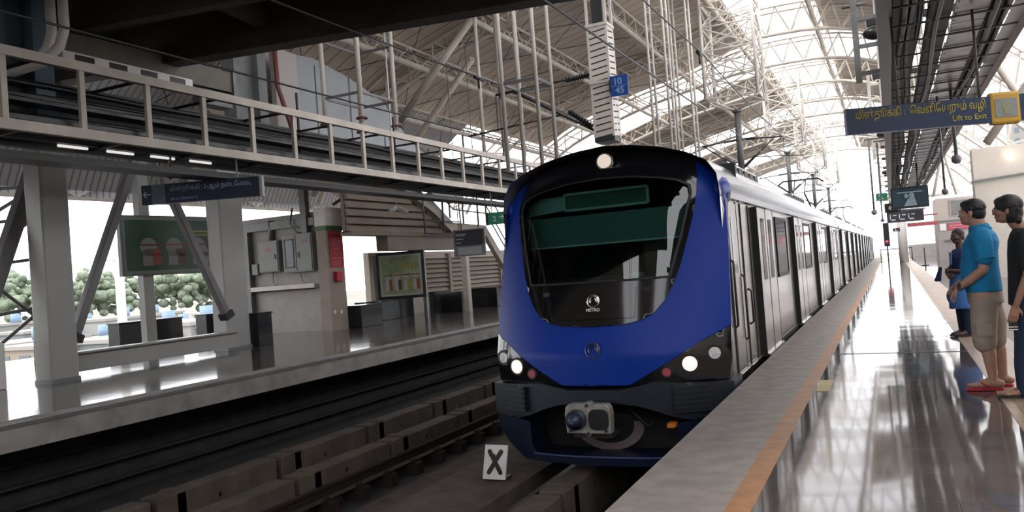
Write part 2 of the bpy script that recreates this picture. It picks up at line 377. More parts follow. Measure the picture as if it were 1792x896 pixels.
# bracing rods between purlins
b = MB()
for a, c in ((-17.9,-15.6),(-15.6,-13.2),(-13.2,-10.4),(-10.4,-7.2)):
    y = 12
    while y < 60:
        for (u, v) in ((a, c), (c, a)):
            nu, nv = pnorm(u), pnorm(v)
            b.tube((u+nu.x*offs(u), y, prof(u)+nu.y*offs(u)), (v+nv.x*offs(v), y+3.1, prof(v)+nv.y*offs(v)), .014, 4, cap=False)
        y += 3.1
tag(b.build('bracing_rods', dark_st), 'thin crossed bracing rods under the brown roof sheets', 'bracing', kind='stuff')
# big raking roof struts on the left
def strut(p, q, r, label, m=cream_st, name='roof_strut', cat='roof strut'):
    return tag(MB().tube(p, q, r, 12).build(name, m), label, cat)
strut((-13.26, 23.0, 6.83), (-10.0, 23.0, 9.95), .12, 'thick cream raking strut rising from the stair housing to the roof')
strut((-16.9, 27.5, 5.6), (-11.6, 25.5, 9.2), .12, 'cream raking strut behind the nearer one above the stair housing')

# hanging lattice towers between the tracks
def lattice(b, cx, cy, w, z0, z1, step, r, rb=.02):
    c = [(cx-w/2,cy-w/2),(cx+w/2,cy-w/2),(cx+w/2,cy+w/2),(cx-w/2,cy+w/2)]
    for p in c: b.tube((*p,z0),(*p,z1), r, 6)
    z = z0; k = 0
    while z < z1-.05:
        z2 = min(z+step, z1)
        for i in range(4):
            p, q = c[i], c[(i+1)%4]
            b.tube((*p,z),(*q,z), rb, 5, cap=False)
            b.tube((*p,z),(*q,z2), rb, 5, cap=False); b.tube((*q,z),(*p,z2), rb, 5, cap=False)
        z = z2; k += 1
def cantilever(parent, x, y, z, sgn, L=2.6):
    b = MB(); b.tube((x,y,z+1.1),(x+sgn*L,y-.3,z+.95), .028, 8); b.tube((x,y,z-.15),(x+sgn*L*.8,y-.3,z+.95), .028, 8)
    b.tube((x+sgn*L*.35,y-.1,z+.32),(x+sgn*(L+.7),y-.4,z+.12), .02, 6); b.tube((x+sgn*L,y-.3,z+.95),(x+sgn*L,y-.3,z+.15), .012, 5)
    b.tube((x+sgn*(L-.1),y-.3,z+.85),(x+sgn*(L-.1),y-.3,z+1.12), .02, 6)
    a = b.build('cantilever_arm', dark_st, parent)
    for (p, q) in (((x+sgn*.12,y,z+1.09),(x+sgn*.62,y-.06,z+1.05)),((x+sgn*.12,y,z-.02),(x+sgn*.6,y-.08,z+.38))):
        p = Vector(p); q = Vector(q); c = MB()
        for k in range(9):
            t = p.lerp(q, k/9); t2 = p.lerp(q, (k+.55)/9); c.tube(t, t2, .065, 10); c.tube(t2, p.lerp(q, (k+1)/9), .04, 8)
        c.build('insulator', black_m, a)
def tower(y, zb, w, label, arms=True, zl=4.7):
    x = -3.6
    t = thing('catenary_tower', label, 'overhead line tower', (0,0,0))
    b = MB(); lattice(b, x, y, w, zb, 11.6, .95, .075, .036)
    for i in (-1, 1):
        for j in (-1, 1): b.tube((x+i*w/2,y+j*w/2,zb),(x,y,zb-.45), .035, 6)
    b.build('lattice_cage', white_st, t)
    c = MB(); c.tube((x,y,zb-.45),(x,y,zl), .13, 14); c.tube((x,y,zb-.5),(x,y,zb-.4), .2, 14, r2=.2); c.tube((x,y,zl),(x,y,zl-.25), .06, 10)
    c.build('drop_tube', grey_st, t)
    if arms: cantilever(t, x, y, zl+.2, 1, 1.7); cantilever(t, x, y, zl+.2, -1, 1.7)
    return t
tower(32.8, 7.6, 2.0, 'white lattice cage nearest the camera hanging over the train with a grey drop tube')
tower(50.0, 7.7, 2.0, 'white lattice cage second along, hanging in front of the bright roof gap')
tower(67, 7.7, 2.0, 'white lattice cage third along, over the far half of the train')
tower(84, 7.7, 2.0, 'farthest white lattice cage over the end of the train')
# the near mast: flat louvred mast at Y=16
t = thing('catenary_mast', 'tall white louvred mast hanging above the left side of the train with side arms', 'overhead line mast')
b = MB(); x, y = -3.62, 16.0
for dx, dy in ((-.2,-.2),(.2,-.2),(.2,.2),(-.2,.2)): b.bar((x+dx,y+dy,4.05),(x+dx,y+dy,11.3),.05)
for k in range(30):
    z = 4.1+k*.13
    if k > 17: continue
    b.bar((x-.2,y-.215,z),(x+.2,y-.215,z+.05),.012,.10); b.bar((x-.215,y-.2,z),(x-.215,y+.2,z+.05),.012,.10); b.bar((x+.215,y-.2,z),(x+.215,y+.2,z+.05),.012,.10)
for z in (5.2, 6.4, 7.6, 8.8, 10, 11.2): b.box(x-.24, x+.24, y-.24, y+.24, z-.03, z+.03)
b.build('louvred_shaft', white_st, t)
MB().box(x-.17, x+.17, y-.17, y+.17, 4.1, 6.3).build('shaft_core', mat('core_grey', (.22,.205,.2), .6), t)
MB().box(x-.12, x+.12, y-.12, y+.12, 6.3, 11.3).build('inner_post', dark_st, t)
MB().box(x-.22, x+.22, y-.22, y+.22, 3.95, 4.12).build('base_cap', dark_st, t)
cantilever(t, x-.2, y, 4.35, -1, 2.2)
b = MB()
for z in (5.1, 4.95): b.box(x+.2, x+.34, y-.05, y+.05, z-.05, z+.05)
b.build('clamp', dark_st, t)
# number plate hung on the mast
t = thing('number_plate', 'small blue plate numbered 10 over 45 on the side of the louvred mast', 'sign', (-3.22, 15.7, 4.83))
MB().box(-.17, .21, -.01, .01, 0, .42).build('plate', mat('plate_blue', (.01, .07, .32), .4), t)
MB().box(-.19, -.15, -.02, .14, .1, .34).build('bracket', dark_st, t)
plt = mat('plate_text', (.25, .38, .65), .5)
text('10', .19, plt, t, (-.10, -.014, .235), FRONT, bold=.004); text('45', .19, plt, t, (-.06, -.014, .05), FRONT, bold=.004)
MB().box(-.16, .2, -.014, -.01, .205, .212).build('divider', plt, t)

# slender white drop frames hanging from the roof
def drop_frame(cx, cy, w, d, z0, z1, label, rails=(), r=.05, lad=0, feet=True):
    b = MB(); c = [(cx-w/2,cy-d/2),(cx+w/2,cy-d/2),(cx+w/2,cy+d/2),(cx-w/2,cy+d/2)]
    t = thing('drop_frame', label, 'hanging frame')
    for p in c: MB().tube((*p,z0),(*p,z1), r, 8).build('hanger', white_st, t)
    for z in rails:
        a = MB()
        for i in range(4): a.bar((*c[i],z),(*c[(i+1)%4],z), .045, .06)
        a.build('cross_rail', brace_m, t)
    if lad:
        z = z0+.3
        while z < z1:
            a = MB()
            for i in range(4): a.tube((*c[i],z),(*c[(i+1)%4],z), .015, 5, cap=False)
            a.build('rung', white_st, t); z += lad
    if feet:
        for p in c: MB().tube((*p,z0+.06),(*p,z0+.1), r*2.4, 12).build('foot_flange', red_st, t)
    return t
drop_frame(-10.35, 16.7, 1.1, 1.5, 5.32, 11.0, 'white four legged pipe frame with brown rails hanging over the far cable gantry', (6.05, 7.5, 9.0), .06)
drop_frame(-9.0, 22.2, .7, 1.4, 5.0, 11.0, 'white pipe frame hanging right of the raking strut, left of the mast', (), .06, feet=False)
drop_frame(-4.9, 14.9, .75, .8, 3.4, 11.2, 'slim white pipe frame just left of the louvred mast', (5.2, 7.4), .045, feet=False)
drop_frame(-4.2, 23.2, .5, .5, 4.0, 11.2, 'slim white ladder frame right of the blue number plate', (), .04, lad=.5, feet=False)
drop_frame(-4.9, 29.5, .6, .6, 4.3, 11.2, 'slim white ladder frame just left of the nearest lattice cage', (), .045, lad=.6, feet=False)

# overhead wires
def wire(x, z, label, r=.012, sag=.12, span=17, y0=-6, y1=95):
    pts = []; y = y0
    while y <= y1:
        ph = ((y-15.9) % span)/span; pts.append((x, y, z-sag*4*ph*(1-ph))); y += 1.0
    return tag(MB().path(pts, r, 6).build('overhead_wire', black_m), label, 'overhead wire')
wire(-1.53, 5.45, 'upper black messenger wire running above the train', .015)
wire(-1.53, 4.27, 'lower black contact wire running above the train', .015, .03)
wire(-5.7, 5.42, 'upper black messenger wire above the empty track', .015)
wire(-5.7, 4.2, 'lower black contact wire above the empty track', .013, .03)
# clamps on the wires
for (x, y, z, lb) in ((-1.53, 15.7, 5.38, 'small black clamp on the wire above the train front'),(-5.7, 14.3, 5.35, 'small black clamp on the upper wire left of the mast')):
    b = MB(); b.tube((x,y-.18,z),(x,y+.18,z), .035, 8); b.tube((x,y,z),(x,y,z-.2), .02, 6); tag(b.build('wire_clamp', black_m), lb, 'wire clamp')

# ================================================================== TRAIN
XC = -1.48
def ys(x, z):
    y = 8.28+.48*(abs(x)/1.42)**2.6
    if z > .4: y += .30*(z-.4)
    if z > 2.0: y += .6*(z-2.0)**2
    return y
def sym(half):      # half outline from bottom centre up the right side to top centre -> closed outline
    h = list(half); return h+[(-x, z) for x, z in reversed(h) if abs(x) > 1e-6]
def dens(poly, d=.05):
    out = []
    for (a, b_) in zip(poly, poly[1:]+poly[:1]):
        L = math.hypot(b_[0]-a[0], b_[1]-a[1]); n = max(1, int(L/d))
        for i in range(n): out.append((a[0]+(b_[0]-a[0])*i/n, a[1]+(b_[1]-a[1])*i/n))
    return out
def smooth_poly(poly, it=2):
    for _ in range(it):
        q = []
        for a, b_ in zip(poly, poly[1:]+poly[:1]):
            q += [(a[0]*.75+b_[0]*.25, a[1]*.75+b_[1]*.25), (a[0]*.25+b_[0]*.75, a[1]*.25+b_[1]*.75)]
        poly = q
    return poly
def inside(p, poly):
    r = False; n = len(poly); j = n-1
    for i in range(n):
        a, b_ = poly[i], poly[j]
        if (a[1] > p[1]) != (b_[1] > p[1]) and p[0] < (b_[0]-a[0])*(p[1]-a[1])/(b_[1]-a[1])+a[0]: r = not r
        j = i
    return r
def patch(name, outer, m, parent, holes=(), off=0, thick=.03, g=.06, fn=ys):
    outer = dens(outer); hs = [dens(h) for h in holes]
    vs = []; es = []
    for loop in [outer]+hs:
        o = len(vs); vs += [Vector(p) for p in loop]; es += [(o+i, o+(i+1) % len(loop)) for i in range(len(loop))]
    xs = [p[0] for p in outer]; zs = [p[1] for p in outer]
    x = min(xs)+g/2
    while x < max(xs):
        z = min(zs)+g/2
        while z < max(zs):
            if inside((x, z), outer) and not any(inside((x, z), h) for h in hs): vs.append(Vector((x, z)))
            z += g
        x += g
    r = delaunay_2d_cdt(vs, es, [], 0, 1e-5)
    V = r[0]; F = []
    for f in r[2]:
        c = sum((V[i] for i in f), Vector((0, 0)))/len(f)
        if inside(c, outer) and not any(inside(c, h) for h in hs): F.append(tuple(f))
    b = MB(); n = len(V)
    pts = [(XC+v.x, fn(v.x, v.y)-off, v.y) for v in V]; back = [(p[0], p[1]+thick, p[2]) for p in pts]
    b.add(pts, F, True)
    cnt = {}
    for f in F:
        for i in range(len(f)):
            e = (f[i], f[(i+1) % len(f)]); cnt[frozenset(e)] = cnt.get(frozenset(e), []) + [e]
    rim = [e[0] for e in cnt.values() if len(e) == 1]
    used = sorted({i for e in rim for i in e}); ix = {v: k for k, v in enumerate(used)}; m_ = len(used)
    b.add([pts[i] for i in used]+[back[i] for i in used], [(ix[a], ix[c], ix[c]+m_, ix[a]+m_) for a, c in rim], False)
    return b.build(name, m, parent, recalc=False)

train = thing('metro_train', 'long blue and black fronted silver metro train standing at the right platform', 'train', (0, 0, 0))
OUT = [(0,.06),(1.0,.06),(1.38,.10),(1.42,.3),(1.42,1.0),(1.415,1.5),(1.40,1.9),(1.36,2.15),(1.25,2.38),(1.02,2.57),(.75,2.68),(.4,2.75),(0,2.77)]
GL = [(0,1.20),(.6,1.20),(.85,1.205),(.90,1.4),(.97,1.66),(1.03,1.95),(1.07,2.14),(1.05,2.24),(.93,2.31),(.75,2.355),(.4,2.41),(0,2.43)]
SUR = [(0,.715),(.35,.73),(.55,.77),(.68,.84),(.79,.97),(.87,1.12),(.94,1.32),(1.0,1.55),(1.07,1.85),(1.11,2.12),(1.11,2.35),(1.06,2.545)]
top_pts = [(1.02,2.57),(.75,2.68),(.4,2.75),(0,2.77)]
outline = sym(OUT); glass = sym(GL)
surround = sym(SUR+top_pts)
VB = [(1.42,.645),(1.13,.50),(.80,.30),(.46,.11),(.40,.08)]
# blue mask: outline above the V minus the black surround, open at the top
half = [(0,.07),(.38,.075)]+VB[::-1]
right = [(x, z) for x, z in OUT if z > .66 and z < 2.5]+[(1.06,2.545)]
blue_o = half+right+list(reversed(SUR[:-1]))     # goes up the right side and comes back down the surround to centre
blue = blue_o[:-1]+[(0,.715)]
lpts = [(-x, z) for x, z in blue]
full = [(0,.07),(.38,.075)]+VB[::-1]+right+[p for p in reversed(SUR[:-1])]+[(-x, z) for x, z in SUR[1:-1]]+[(-x, z) for x, z in reversed(right)]+[(-x, z) for x, z in VB]+[(-.38,.075)]
patch('blue_mask', full, blue_m, train, g=.045)
patch('windscreen_surround', surround, blackg, train, holes=[glass], off=.016, g=.045)
patch('windscreen', glass, glass_mat('windscreen_glass', (.40, .58, .54), .05), train, off=-.006, thick=.004)
rim_o = glass; rim_i = [(x*.975, 1.82+(z-1.82)*.965) for x, z in glass]
patch('windscreen_seal', rim_o, rubber, train, holes=[rim_i], off=.024, thick=.02)
# skirt band of gloss black carrying the lamps
for s, nm in ((1, 'right'), (-1, 'left')):
    q = [(.46,.105),(.80,.295),(1.13,.495),(1.42,.64),(1.42,.3),(1.38,.08),(.42,.07)]
    pod = patch('lamp_panel', [(s*x, z) for x, z in q][::s], blackg, train, off=.002)
    for (x, z, r, kind) in ((1.26,.365,.075,'clear'),(1.02,.275,.085,'lit'),(.79,.20,.045,'red')):
        x *= s; y = ys(x, z); n = Vector((ys(x+.02, z)-ys(x-.02, z), -.04, ys(x, z+.02)-ys(x, z-.02))).normalized()
        n = (n+Vector((0,-1.2,0))).normalized()
        c = Vector((XC+x, y-.004, z))
        hb = MB(); hb.tube(c+n*-.01, c+n*.018, r+.018, 24); hous = hb.build({'clear':'clear_headlamp','lit':'lit_headlamp','red':'tail_lamp'}[kind], black_m, train)
        if kind == 'clear':
            MB().tube(c+n*.012, c+n*.026, r*.92, 24, r2=r*.8).build('lens', lens_m, hous)
            q2 = MB()
            for k in range(6): q2.tube(c+n*.024, c+n*.03+Vector((cos(k*pi/3)*r*.55, 0, sin(k*pi/3)*r*.55)), .006, 6)
            q2.tube(c+n*.022, c+n*.034, r*.3, 12); q2.build('bulb_cluster', white_m, hous)
        elif kind == 'lit':
            MB().tube(c+n*.012, c+n*.024, r*.95, 24).build('reflector', lamp_mk, hous); MB().tube(c+n*.022, c+n*.034, r*.62, 24).build('lens', lamp_on, hous)
        else: MB().tube(c+n*.012, c+n*.026, r, 20).build('lens', red_lens, hous)
        tag(hous, {'clear':'unlit clear outer headlamp','lit':'glowing inner headlamp','red':'small dull red tail lamp'}[kind])
# top marker lamp
c = Vector((XC+.03, ys(0, 2.62)-.02, 2.63)); n = Vector((0,-1,.12)).normalized()
h = MB().tube(c-n*.12, c+n*.05, .105, 26).build('marker_lamp', chrome, train); MB().tube(c+n*.04, c+n*.062, .085, 26).build('lens', lamp_mk, h)
mb = MB(); mb.ellip((XC+.03, ys(0,2.6)+.06, 2.56), .16, .1, .1); mb.build('marker_lamp_housing', blackg, train)
# maintenance hatch, badge, lettering
patch('front_hatch', [(-.47,.80),(.47,.80),(.49,1.13),(-.49,1.13)], blackg, train, off=.028, thick=.012)
for s in (-1, 1):
    sb = MB(); y = ys(.53, 1.12); sb.box(XC+s*.60-.04, XC+s*.60+.04, y-.02, y+.03, 1.07, 1.12); sb.build('hatch_hinge', black_m, train)
def ring(c, n, r, t, m, name, par, seg=28, arc=2*pi, a0=0):
    n = Vector(n).normalized(); a = Vector((1,0,0)); b_ = n.cross(a).normalized(); a = b_.cross(n)
    k = int(seg*arc/(2*pi))+1; pts = [Vector(c)+a*cos(a0+arc*i/(k-1))*r+b_*sin(a0+arc*i/(k-1))*r for i in range(k)]
    return MB().path(pts, t, 6).build(name, m, par)
def badge(z, r, par, m):
    y = ys(0, z)-(.034 if z > .8 else .016); nn = (0, -1, ys(0, z+.01)*10-ys(0, z)*10)
    o = ring((XC, y, z), (0,-1,.25 if z > .5 else .1), r, .008, m, 'badge', par)
    ring((XC+.01, y-.002, z+.005), (0,-1,.2), r*.68, .010, m, 'inner_ring', o, arc=4.4, a0=-.6)
    q = MB(); q.prism([(-r*1.2+XC,z-.01),(-r*.85+XC,z+.015),(-r*.85+XC,z-.02)], 1, y-.006, y+.004); q.prism([(r*.3+XC,z+r*.55),(r*.75+XC,z+r*.2),(r*.55+XC,z-r*.2),(r*.35+XC,z+.01)], 1, y-.008, y+.004)
    q.build('emblem_leaf', m, o); return o
badge(1.0, .07, train, chrome)
badge(.46, .085, train, mat('badge_dark', (.12,.14,.22), .3, .8))
text('METRO', .05, white_m, train, (XC-.085, ys(0,.905)-.034, .885), (radians(80),0,0), name='lettering', bold=.001)
# destination box, blind, cab interior behind the glass
yy = 9.15
b = MB(); z0, z1 = 2.09, 2.285
for a_, c_ in (((-.52,z0),(.53,z0)),((-.52,z1),(.53,z1)),((-.52,z0),(-.52,z1)),((.53,z0),(.53,z1))):
    b.bar((XC+a_[0],yy-.04,a_[1]),(XC+c_[0],yy-.04,c_[1]),.03,.03)
box_ = b.build('destination_display', mat('display_frame', (.40,.60,.52), .4), train)
MB().box(XC-.51, XC+.52, yy-.03, yy+.05, z0, z1).build('display_panel', mat('display_face', (.05,.12,.09), .4), box_)
b = MB(); b.box(XC-1.05, XC-.55, yy+.06, yy+.1, 2.10, 2.28); b.bar((XC-1.05,yy+.03,2.08),(XC-.5,yy+.03,2.12),.03); b.build('cab_lamp_panel', mat('cab_panel', (.35,.50,.48), .4), train)
b = MB(); b.box(XC-1.02, XC+1.02, 9.1, 9.115, 1.66, 2.02); b.build('sun_blind', blind_m, train)
MB().box(XC-1.02, XC+1.02, 9.08, 9.11, 1.645, 1.665).build('blind_rail', mat('blind_rail_paint', (.55,.66,.62), .5), train)
b = MB(); b.prism([(8.75,1.0),(9.5,1.0),(9.5,1.25),(8.95,1.22)], 0, XC-.98, XC+.98)
b.build('driver_desk', mat('desk_grey', (.10,.13,.125), .6), train)
MB().box(XC+.30, XC+.42, 8.95, 9.1, 1.23, 1.28).build('desk_screen', mat('desk_screen', (.2,.4,.42), .4), train)
b = MB(); b.box(XC+.25, XC+.75, 9.75, 9.9, 1.1, 1.75); b.ellip((XC+.5, 9.82, 1.82), .14, .08, .12); b.build('driver_seat', black_m, train)
b = MB(); b.box(XC-1.3, XC+1.3, 10.6, 10.65, -.1, 2.6); b.box(XC-.35, XC-.33, 10.55, 10.6, 1.1, 2.2); b.box(XC-.05, XC-.03, 10.55, 10.6, 1.1, 2.2)
b.build('cab_bulkhead', seat_d, train)
MB().prism([(-.62,2.6),(-.62,1.1),(-.60,1.1),(-.60,2.6)], 0, 0, .01).build('cab_pillar', seat_d, train).location = (XC+.3, 11, 0)

# body sections
BODY = [(0,-.12),(1.20,-.12),(1.33,-.08),(1.36,0.0),(1.36,1.0),(1.36,1.9),(1.36,2.06),(1.36,2.14),(1.34,2.34),(1.24,2.50),(1.02,2.62),(.72,2.72),(.36,2.79),(0,2.82)]
OUT14 = [(0,.06),(1.0,.06),(1.38,.10),(1.42,.3),(1.42,1.0),(1.415,1.5),(1.40,1.9),(1.39,2.02),(1.36,2.15),(1.25,2.38),(1.02,2.57),(.75,2.68),(.4,2.75),(0,2.77)]
def rg(h, y): return [(XC+x, y if not callable(y) else y(x, z), z) for x, z in sym(h)]
mid = [(a[0]*.45+c[0]*.55+ (.015 if 1<i<9 else 0), a[1]*.45+c[1]*.55) for i, (a, c) in enumerate(zip(OUT14, BODY))]
r0 = rg(OUT14, lambda x, z: ys(x, z)+.012); r1 = rg(mid, lambda x, z: max(ys(x, z)+.16, 9.0) if z > 1.8 else ys(x,z)+.12); r2 = rg(BODY, lambda x, z: 9.75 if z > 2.1 else 9.1)
N = len(r0); b = MB(); V3 = [v for r in (r0, r1, r2) for v in r]
for i in range(2):
    for k in range(N):
        k2 = (k+1) % N; zc = (V3[k][2]+V3[k2][2])/2; xc = abs((V3[k][0]+V3[k2][0])/2-XC)
        if zc < .62: mi = 1
        elif xc < 1.05 and zc > 2.4: mi = 1 if i == 0 else 2
        elif i == 0 or zc > 2.1: mi = 0
        else: mi = 3
        b.add([V3[i*N+k], V3[i*N+k2], V3[(i+1)*N+k2], V3[(i+1)*N+k]], [(0,1,2,3)], True, mi)
cowl = b.build('nose_cowl', [blue_m, blackg, roofst, steel_m], train)
# blue shoulder bulge beside the roof
for s in (-1, 1):
    b = MB(); b.ellip((XC+s*1.31, 9.5, 2.16), .10, .34, .17, 16, 10); b.build('shoulder_fairing', blue_m, train)
# cars
CARS = [(9.1, 29.75), (30.05, 48.8), (49.1, 67.85), (68.15, 87.0)]
def car_ring(y, k=1.0): return [(XC+x, y, z) for x, z in sym(BODY)]
door_k = 0
W_glass = mat('side_window_glass', (.05,.055,.06), .08, spec=.9)
def make_door(L=1.55):
    """double leaf outside door, origin at its near bottom edge, outer face at +X"""
    d = MB(); d.box(0, .075, 0, L, .03, 2.02); o = d.build('door', [steel_m]); 
    e = MB(); e.box(-.01, .078, -.03, 0, .02, 2.03); e.box(-.01, .079, L/2-.012, L/2+.012, .02, 2.03); e.box(-.01, .078, L, L+.03, .02, 2.03); e.build('edge_seal', rubber, o)
    for yc in (L*.27, L*.74):
        g = MB(); g.box(.072, .080, yc-.15, yc+.15, 1.02, 1.88); g.build('door_window', W_glass, o)
    t_ = MB(); t_.box(-.02, .11, -.02, L+.02, -.01, .03); t_.build('door_sill', chrome, o)
    return o
proto_door = make_door(); first_door = True
def make_window():
    f = MB(); 
    w_, z0, z1 = 1.45, .98, 1.97
    f.box(0,.022,0,w_,z0,z0+.05); f.box(0,.022,0,w_,z1-.05,z1); f.box(0,.022,0,.05,z0,z1); f.box(0,.022,w_-.05,w_,z0,z1)
    o = f.build('window_frame', rubber); g = MB(); g.box(-.005,.012,.05,w_-.05,z0+.05,z1-.05); g.build('window_glass', W_glass, o); return o
proto_win = make_window(); first_win = True
edges = [11.2, 15.75, 20.6, 25.4]
for ci, (ya, yb) in enumerate(CARS):
    h = [(x, z) for x, z in BODY]; b = MB()
    n = 28; rings = []
    b.loft([car_ring(ya), car_ring(yb)], cap=False, smooth=False)
    for k in range(len(b.f)):
        f = b.f[k]; zc = sum(b.v[i][2] for i in f)/4; b.mi[k] = 1 if zc > 2.2 else 0; b.sm[k] = zc > 2.2
    b.loft([[(XC+x*.99, ya+.01, z) for x, z in sym(BODY)], [(XC+x*.99, ya+.03, z) for x, z in sym(BODY)]], smooth=False, mi=2) if ci else None
    b.loft([[(XC+x*.99, yb-.03, z) for x, z in sym(BODY)], [(XC+x*.99, yb-.01, z) for x, z in sym(BODY)]], smooth=False, mi=2)
    car = b.build('car_body', [steel_m, roofst, black_m], train)
    for s in (-1, 1):
        g = MB(); g.prism([(1.36,2.05),(1.42,2.06),(1.43,2.12),(1.36,2.16)], 1, ya+.3, yb-.1) if s > 0 else g.prism([(-1.36,2.05),(-1.36,2.16),(-1.43,2.12),(-1.42,2.06)], 1, ya+.3, yb-.1)
        gg = g.build('roof_gutter', roofst, car); gg.location.x = XC
        k_ = MB(); k_.box(-.02, .012, ya+.2, yb-.1, -.1, .02); kk = k_.build('sill_rail', steel_d, car); kk.location.x = XC+s*1.365
    # ribs/beading: dark reveal strips
    for di in range(4):
        y = edges[di] if ci == 0 else ya+1.6+di*4.72
        for s in (1, -1):
            if first_door: d = proto_door; first_door = False
            else: d = copy_tree(proto_door)
            d.parent = car; d.location = (XC+s*1.365, y if s > 0 else y+1.55, 0); d.rotation_euler = (0, 0, 0 if s > 0 else pi)
            yw = y+2.35
            if yw+1.45 < yb-.2:
                if first_win: w2 = proto_win; first_win = False
                else: w2 = copy_tree(proto_win)
                w2.parent = car; w2.location = (XC+s*1.36, yw if s > 0 else yw+1.45, 0); w2.rotation_euler = (0, 0, 0 if s > 0 else pi)
    if ci:
        g = MB(); g.loft([[(XC+x*.93, ya-.32, z*.97) for x, z in sym(BODY)], [(XC+x*.93, ya+.02, z*.97) for x, z in sym(BODY)]], smooth=False); g.build('gangway_bellows', rubber, train)
    # roof equipment
    for k in range(2):
        yq = ya+4.5+k*9.5
        r_ = MB(); r_.prism([(XC-.75,2.74),(XC+.75,2.74),(XC+.68,2.98),(XC-.68,2.98)], 1, yq, yq+3.2); ac = r_.build('air_conditioner', galv, car)
        f_ = MB()
        for q_ in range(5): f_.box(XC+.70, XC+.735, yq+.2+q_*.6, yq+.6+q_*.6, 2.80, 2.92)
        f_.build('vent_grille', dark_st, ac)
    u = MB(); u.box(XC-1.2, XC+1.2, ya+(1.0 if ci else 2.5), yb-.4, -.62, -.13); u.build('underframe', near_black, car)
    for yc in (ya+3.6, yb-3.2):
        bg_ = MB()
        for s in (-.72, .72):
            for dy in (-1.1, 1.1): bg_.tube((XC+s-.06,yc+dy,-.66),(XC+s+.06,yc+dy,-.66), .42, 20)
            bg_.box(XC+s*1.3-.06, XC+s*1.3+.06, yc-1.5, yc+1.5, -.75, -.5)
        bg_.build('bogie', dark_st, car)
# pantographs
for yq in (33.0, 60.0):
    p = MB(); x = XC
    p.box(x-.5, x+.5, yq-.6, yq+.6, 2.84, 2.94)
    p.bar((x-.35,yq+.5,2.94),(x-.2,yq-.6,3.55),.05); p.bar((x+.35,yq+.5,2.94),(x+.2,yq-.6,3.55),.05); p.bar((x-.2,yq-.6,3.55),(x-.2,yq+.3,4.12),.04); p.bar((x+.2,yq-.6,3.55),(x+.2,yq+.3,4.12),.04)
    p.path([(x-.85,yq+.3,4.0),(x-.65,yq+.3,4.15),(x+.65,yq+.3,4.15),(x+.85,yq+.3,4.0)], .035, 8)
    p.build('pantograph', dark_st, train)
# cab side door and handles
b = MB(); b.box(XC+1.36, XC+1.372, 9.42, 9.95, .02, 2.02); cd = b.build('cab_door', steel_m, train)
b = MB(); b.box(XC+1.368, XC+1.376, 9.55, 9.82, 1.15, 1.85); b.build('cab_door_window', W_glass, cd)
b = MB()
for y in (9.36, 9.98, 10.3, 10.9): b.box(XC+1.36, XC+1.374, y-.014, y+.014, 0, 2.04)
b.build('door_seal', rubber, train)
for y, z0, z1 in ((9.38,.55,1.35),(10.05,.35,1.15),(10.5,.5,.95)):
    b = MB(); b.path([(XC+1.36,y,z0),(XC+1.40,y,z0+.03),(XC+1.40,y,z1-.03),(XC+1.36,y,z1)], .014, 8); b.build('grab_handle', black_m, train)
b = MB(); b.box(XC+1.30, XC+1.40, 9.3, 11.1, -.06, .015); b.build('cab_step', chrome, train)
# bumper beam, ribbed blocks
def yb_(x, z): return 8.22+.42*(abs(x)/1.42)**2.6+ (.25*(-z-.25) if z < -.25 else 0)*.3
bumper = [(-1.44,.06),(-1.44,-.30),(-1.05,-.32),(-.84,-.27),(-.66,-.20),(-.46,-.14),(-.2,-.11),(.2,-.11),(.46,-.14),(.66,-.20),(.84,-.27),(1.05,-.32),(1.44,-.30),(1.44,.06),(.66,.10),(.50,.07),(.3,.03),(-.3,.03),(-.5,.07),(-.66,.10)]
patch('bumper_beam', bumper, darkblue, train, thick=.5, fn=yb_)
for s in (-1, 1):
    p = patch('ribbed_buffer', [(s*.87,-.22),(s*1.24,-.22),(s*1.24,.06),(s*.87,.06)], darkblue, train, off=.06, thick=.08, fn=yb_)
    for k in range(5):
        z = -.19+k*.055; patch('rib', [(s*.89,z),(s*1.22,z),(s*1.22,z+.022),(s*.89,z+.022)], black_m, p, off=.075, thick=.02, fn=yb_)
apron = [(-1.42,-.31),(-1.42,-.46),(-1.24,-.64),(-.98,-.80),(-.3,-.81),(.3,-.81),(.98,-.80),(1.24,-.64),(1.42,-.46),(1.42,-.31),(.98,-.33),(.86,-.35),(.86,-.62),(.80,-.71),(-.80,-.71),(-.86,-.62),(-.86,-.35),(-.98,-.33)]
patch('apron', apron, apron_m, train, thick=.45, off=-.02, fn=yb_)
patch('apron_edge', [(-.84,-.705),(.84,-.705),(.84,-.72),(-.84,-.72)], mat('edge_blue', (.06,.10,.22), .35), train, off=-.012, thick=.02, fn=yb_)
b = MB(); b.box(XC-1.2, XC+1.2, 8.95, 9.0, -.85, .05); b.build('coupler_recess', near_black, train)
b = MB(); b.loft([[(XC+.0+cos(a)*.42*k, 8.62+.02*k, -.42+sin(a)*.30*k) for a in [pi*.95+i*pi*1.1/14 for i in range(15)]] for k in (.72, 1.0)], closed=False, cap=False); b.build('guard_loop', mat('guard_pink', (.16,.12,.125), .6), train)
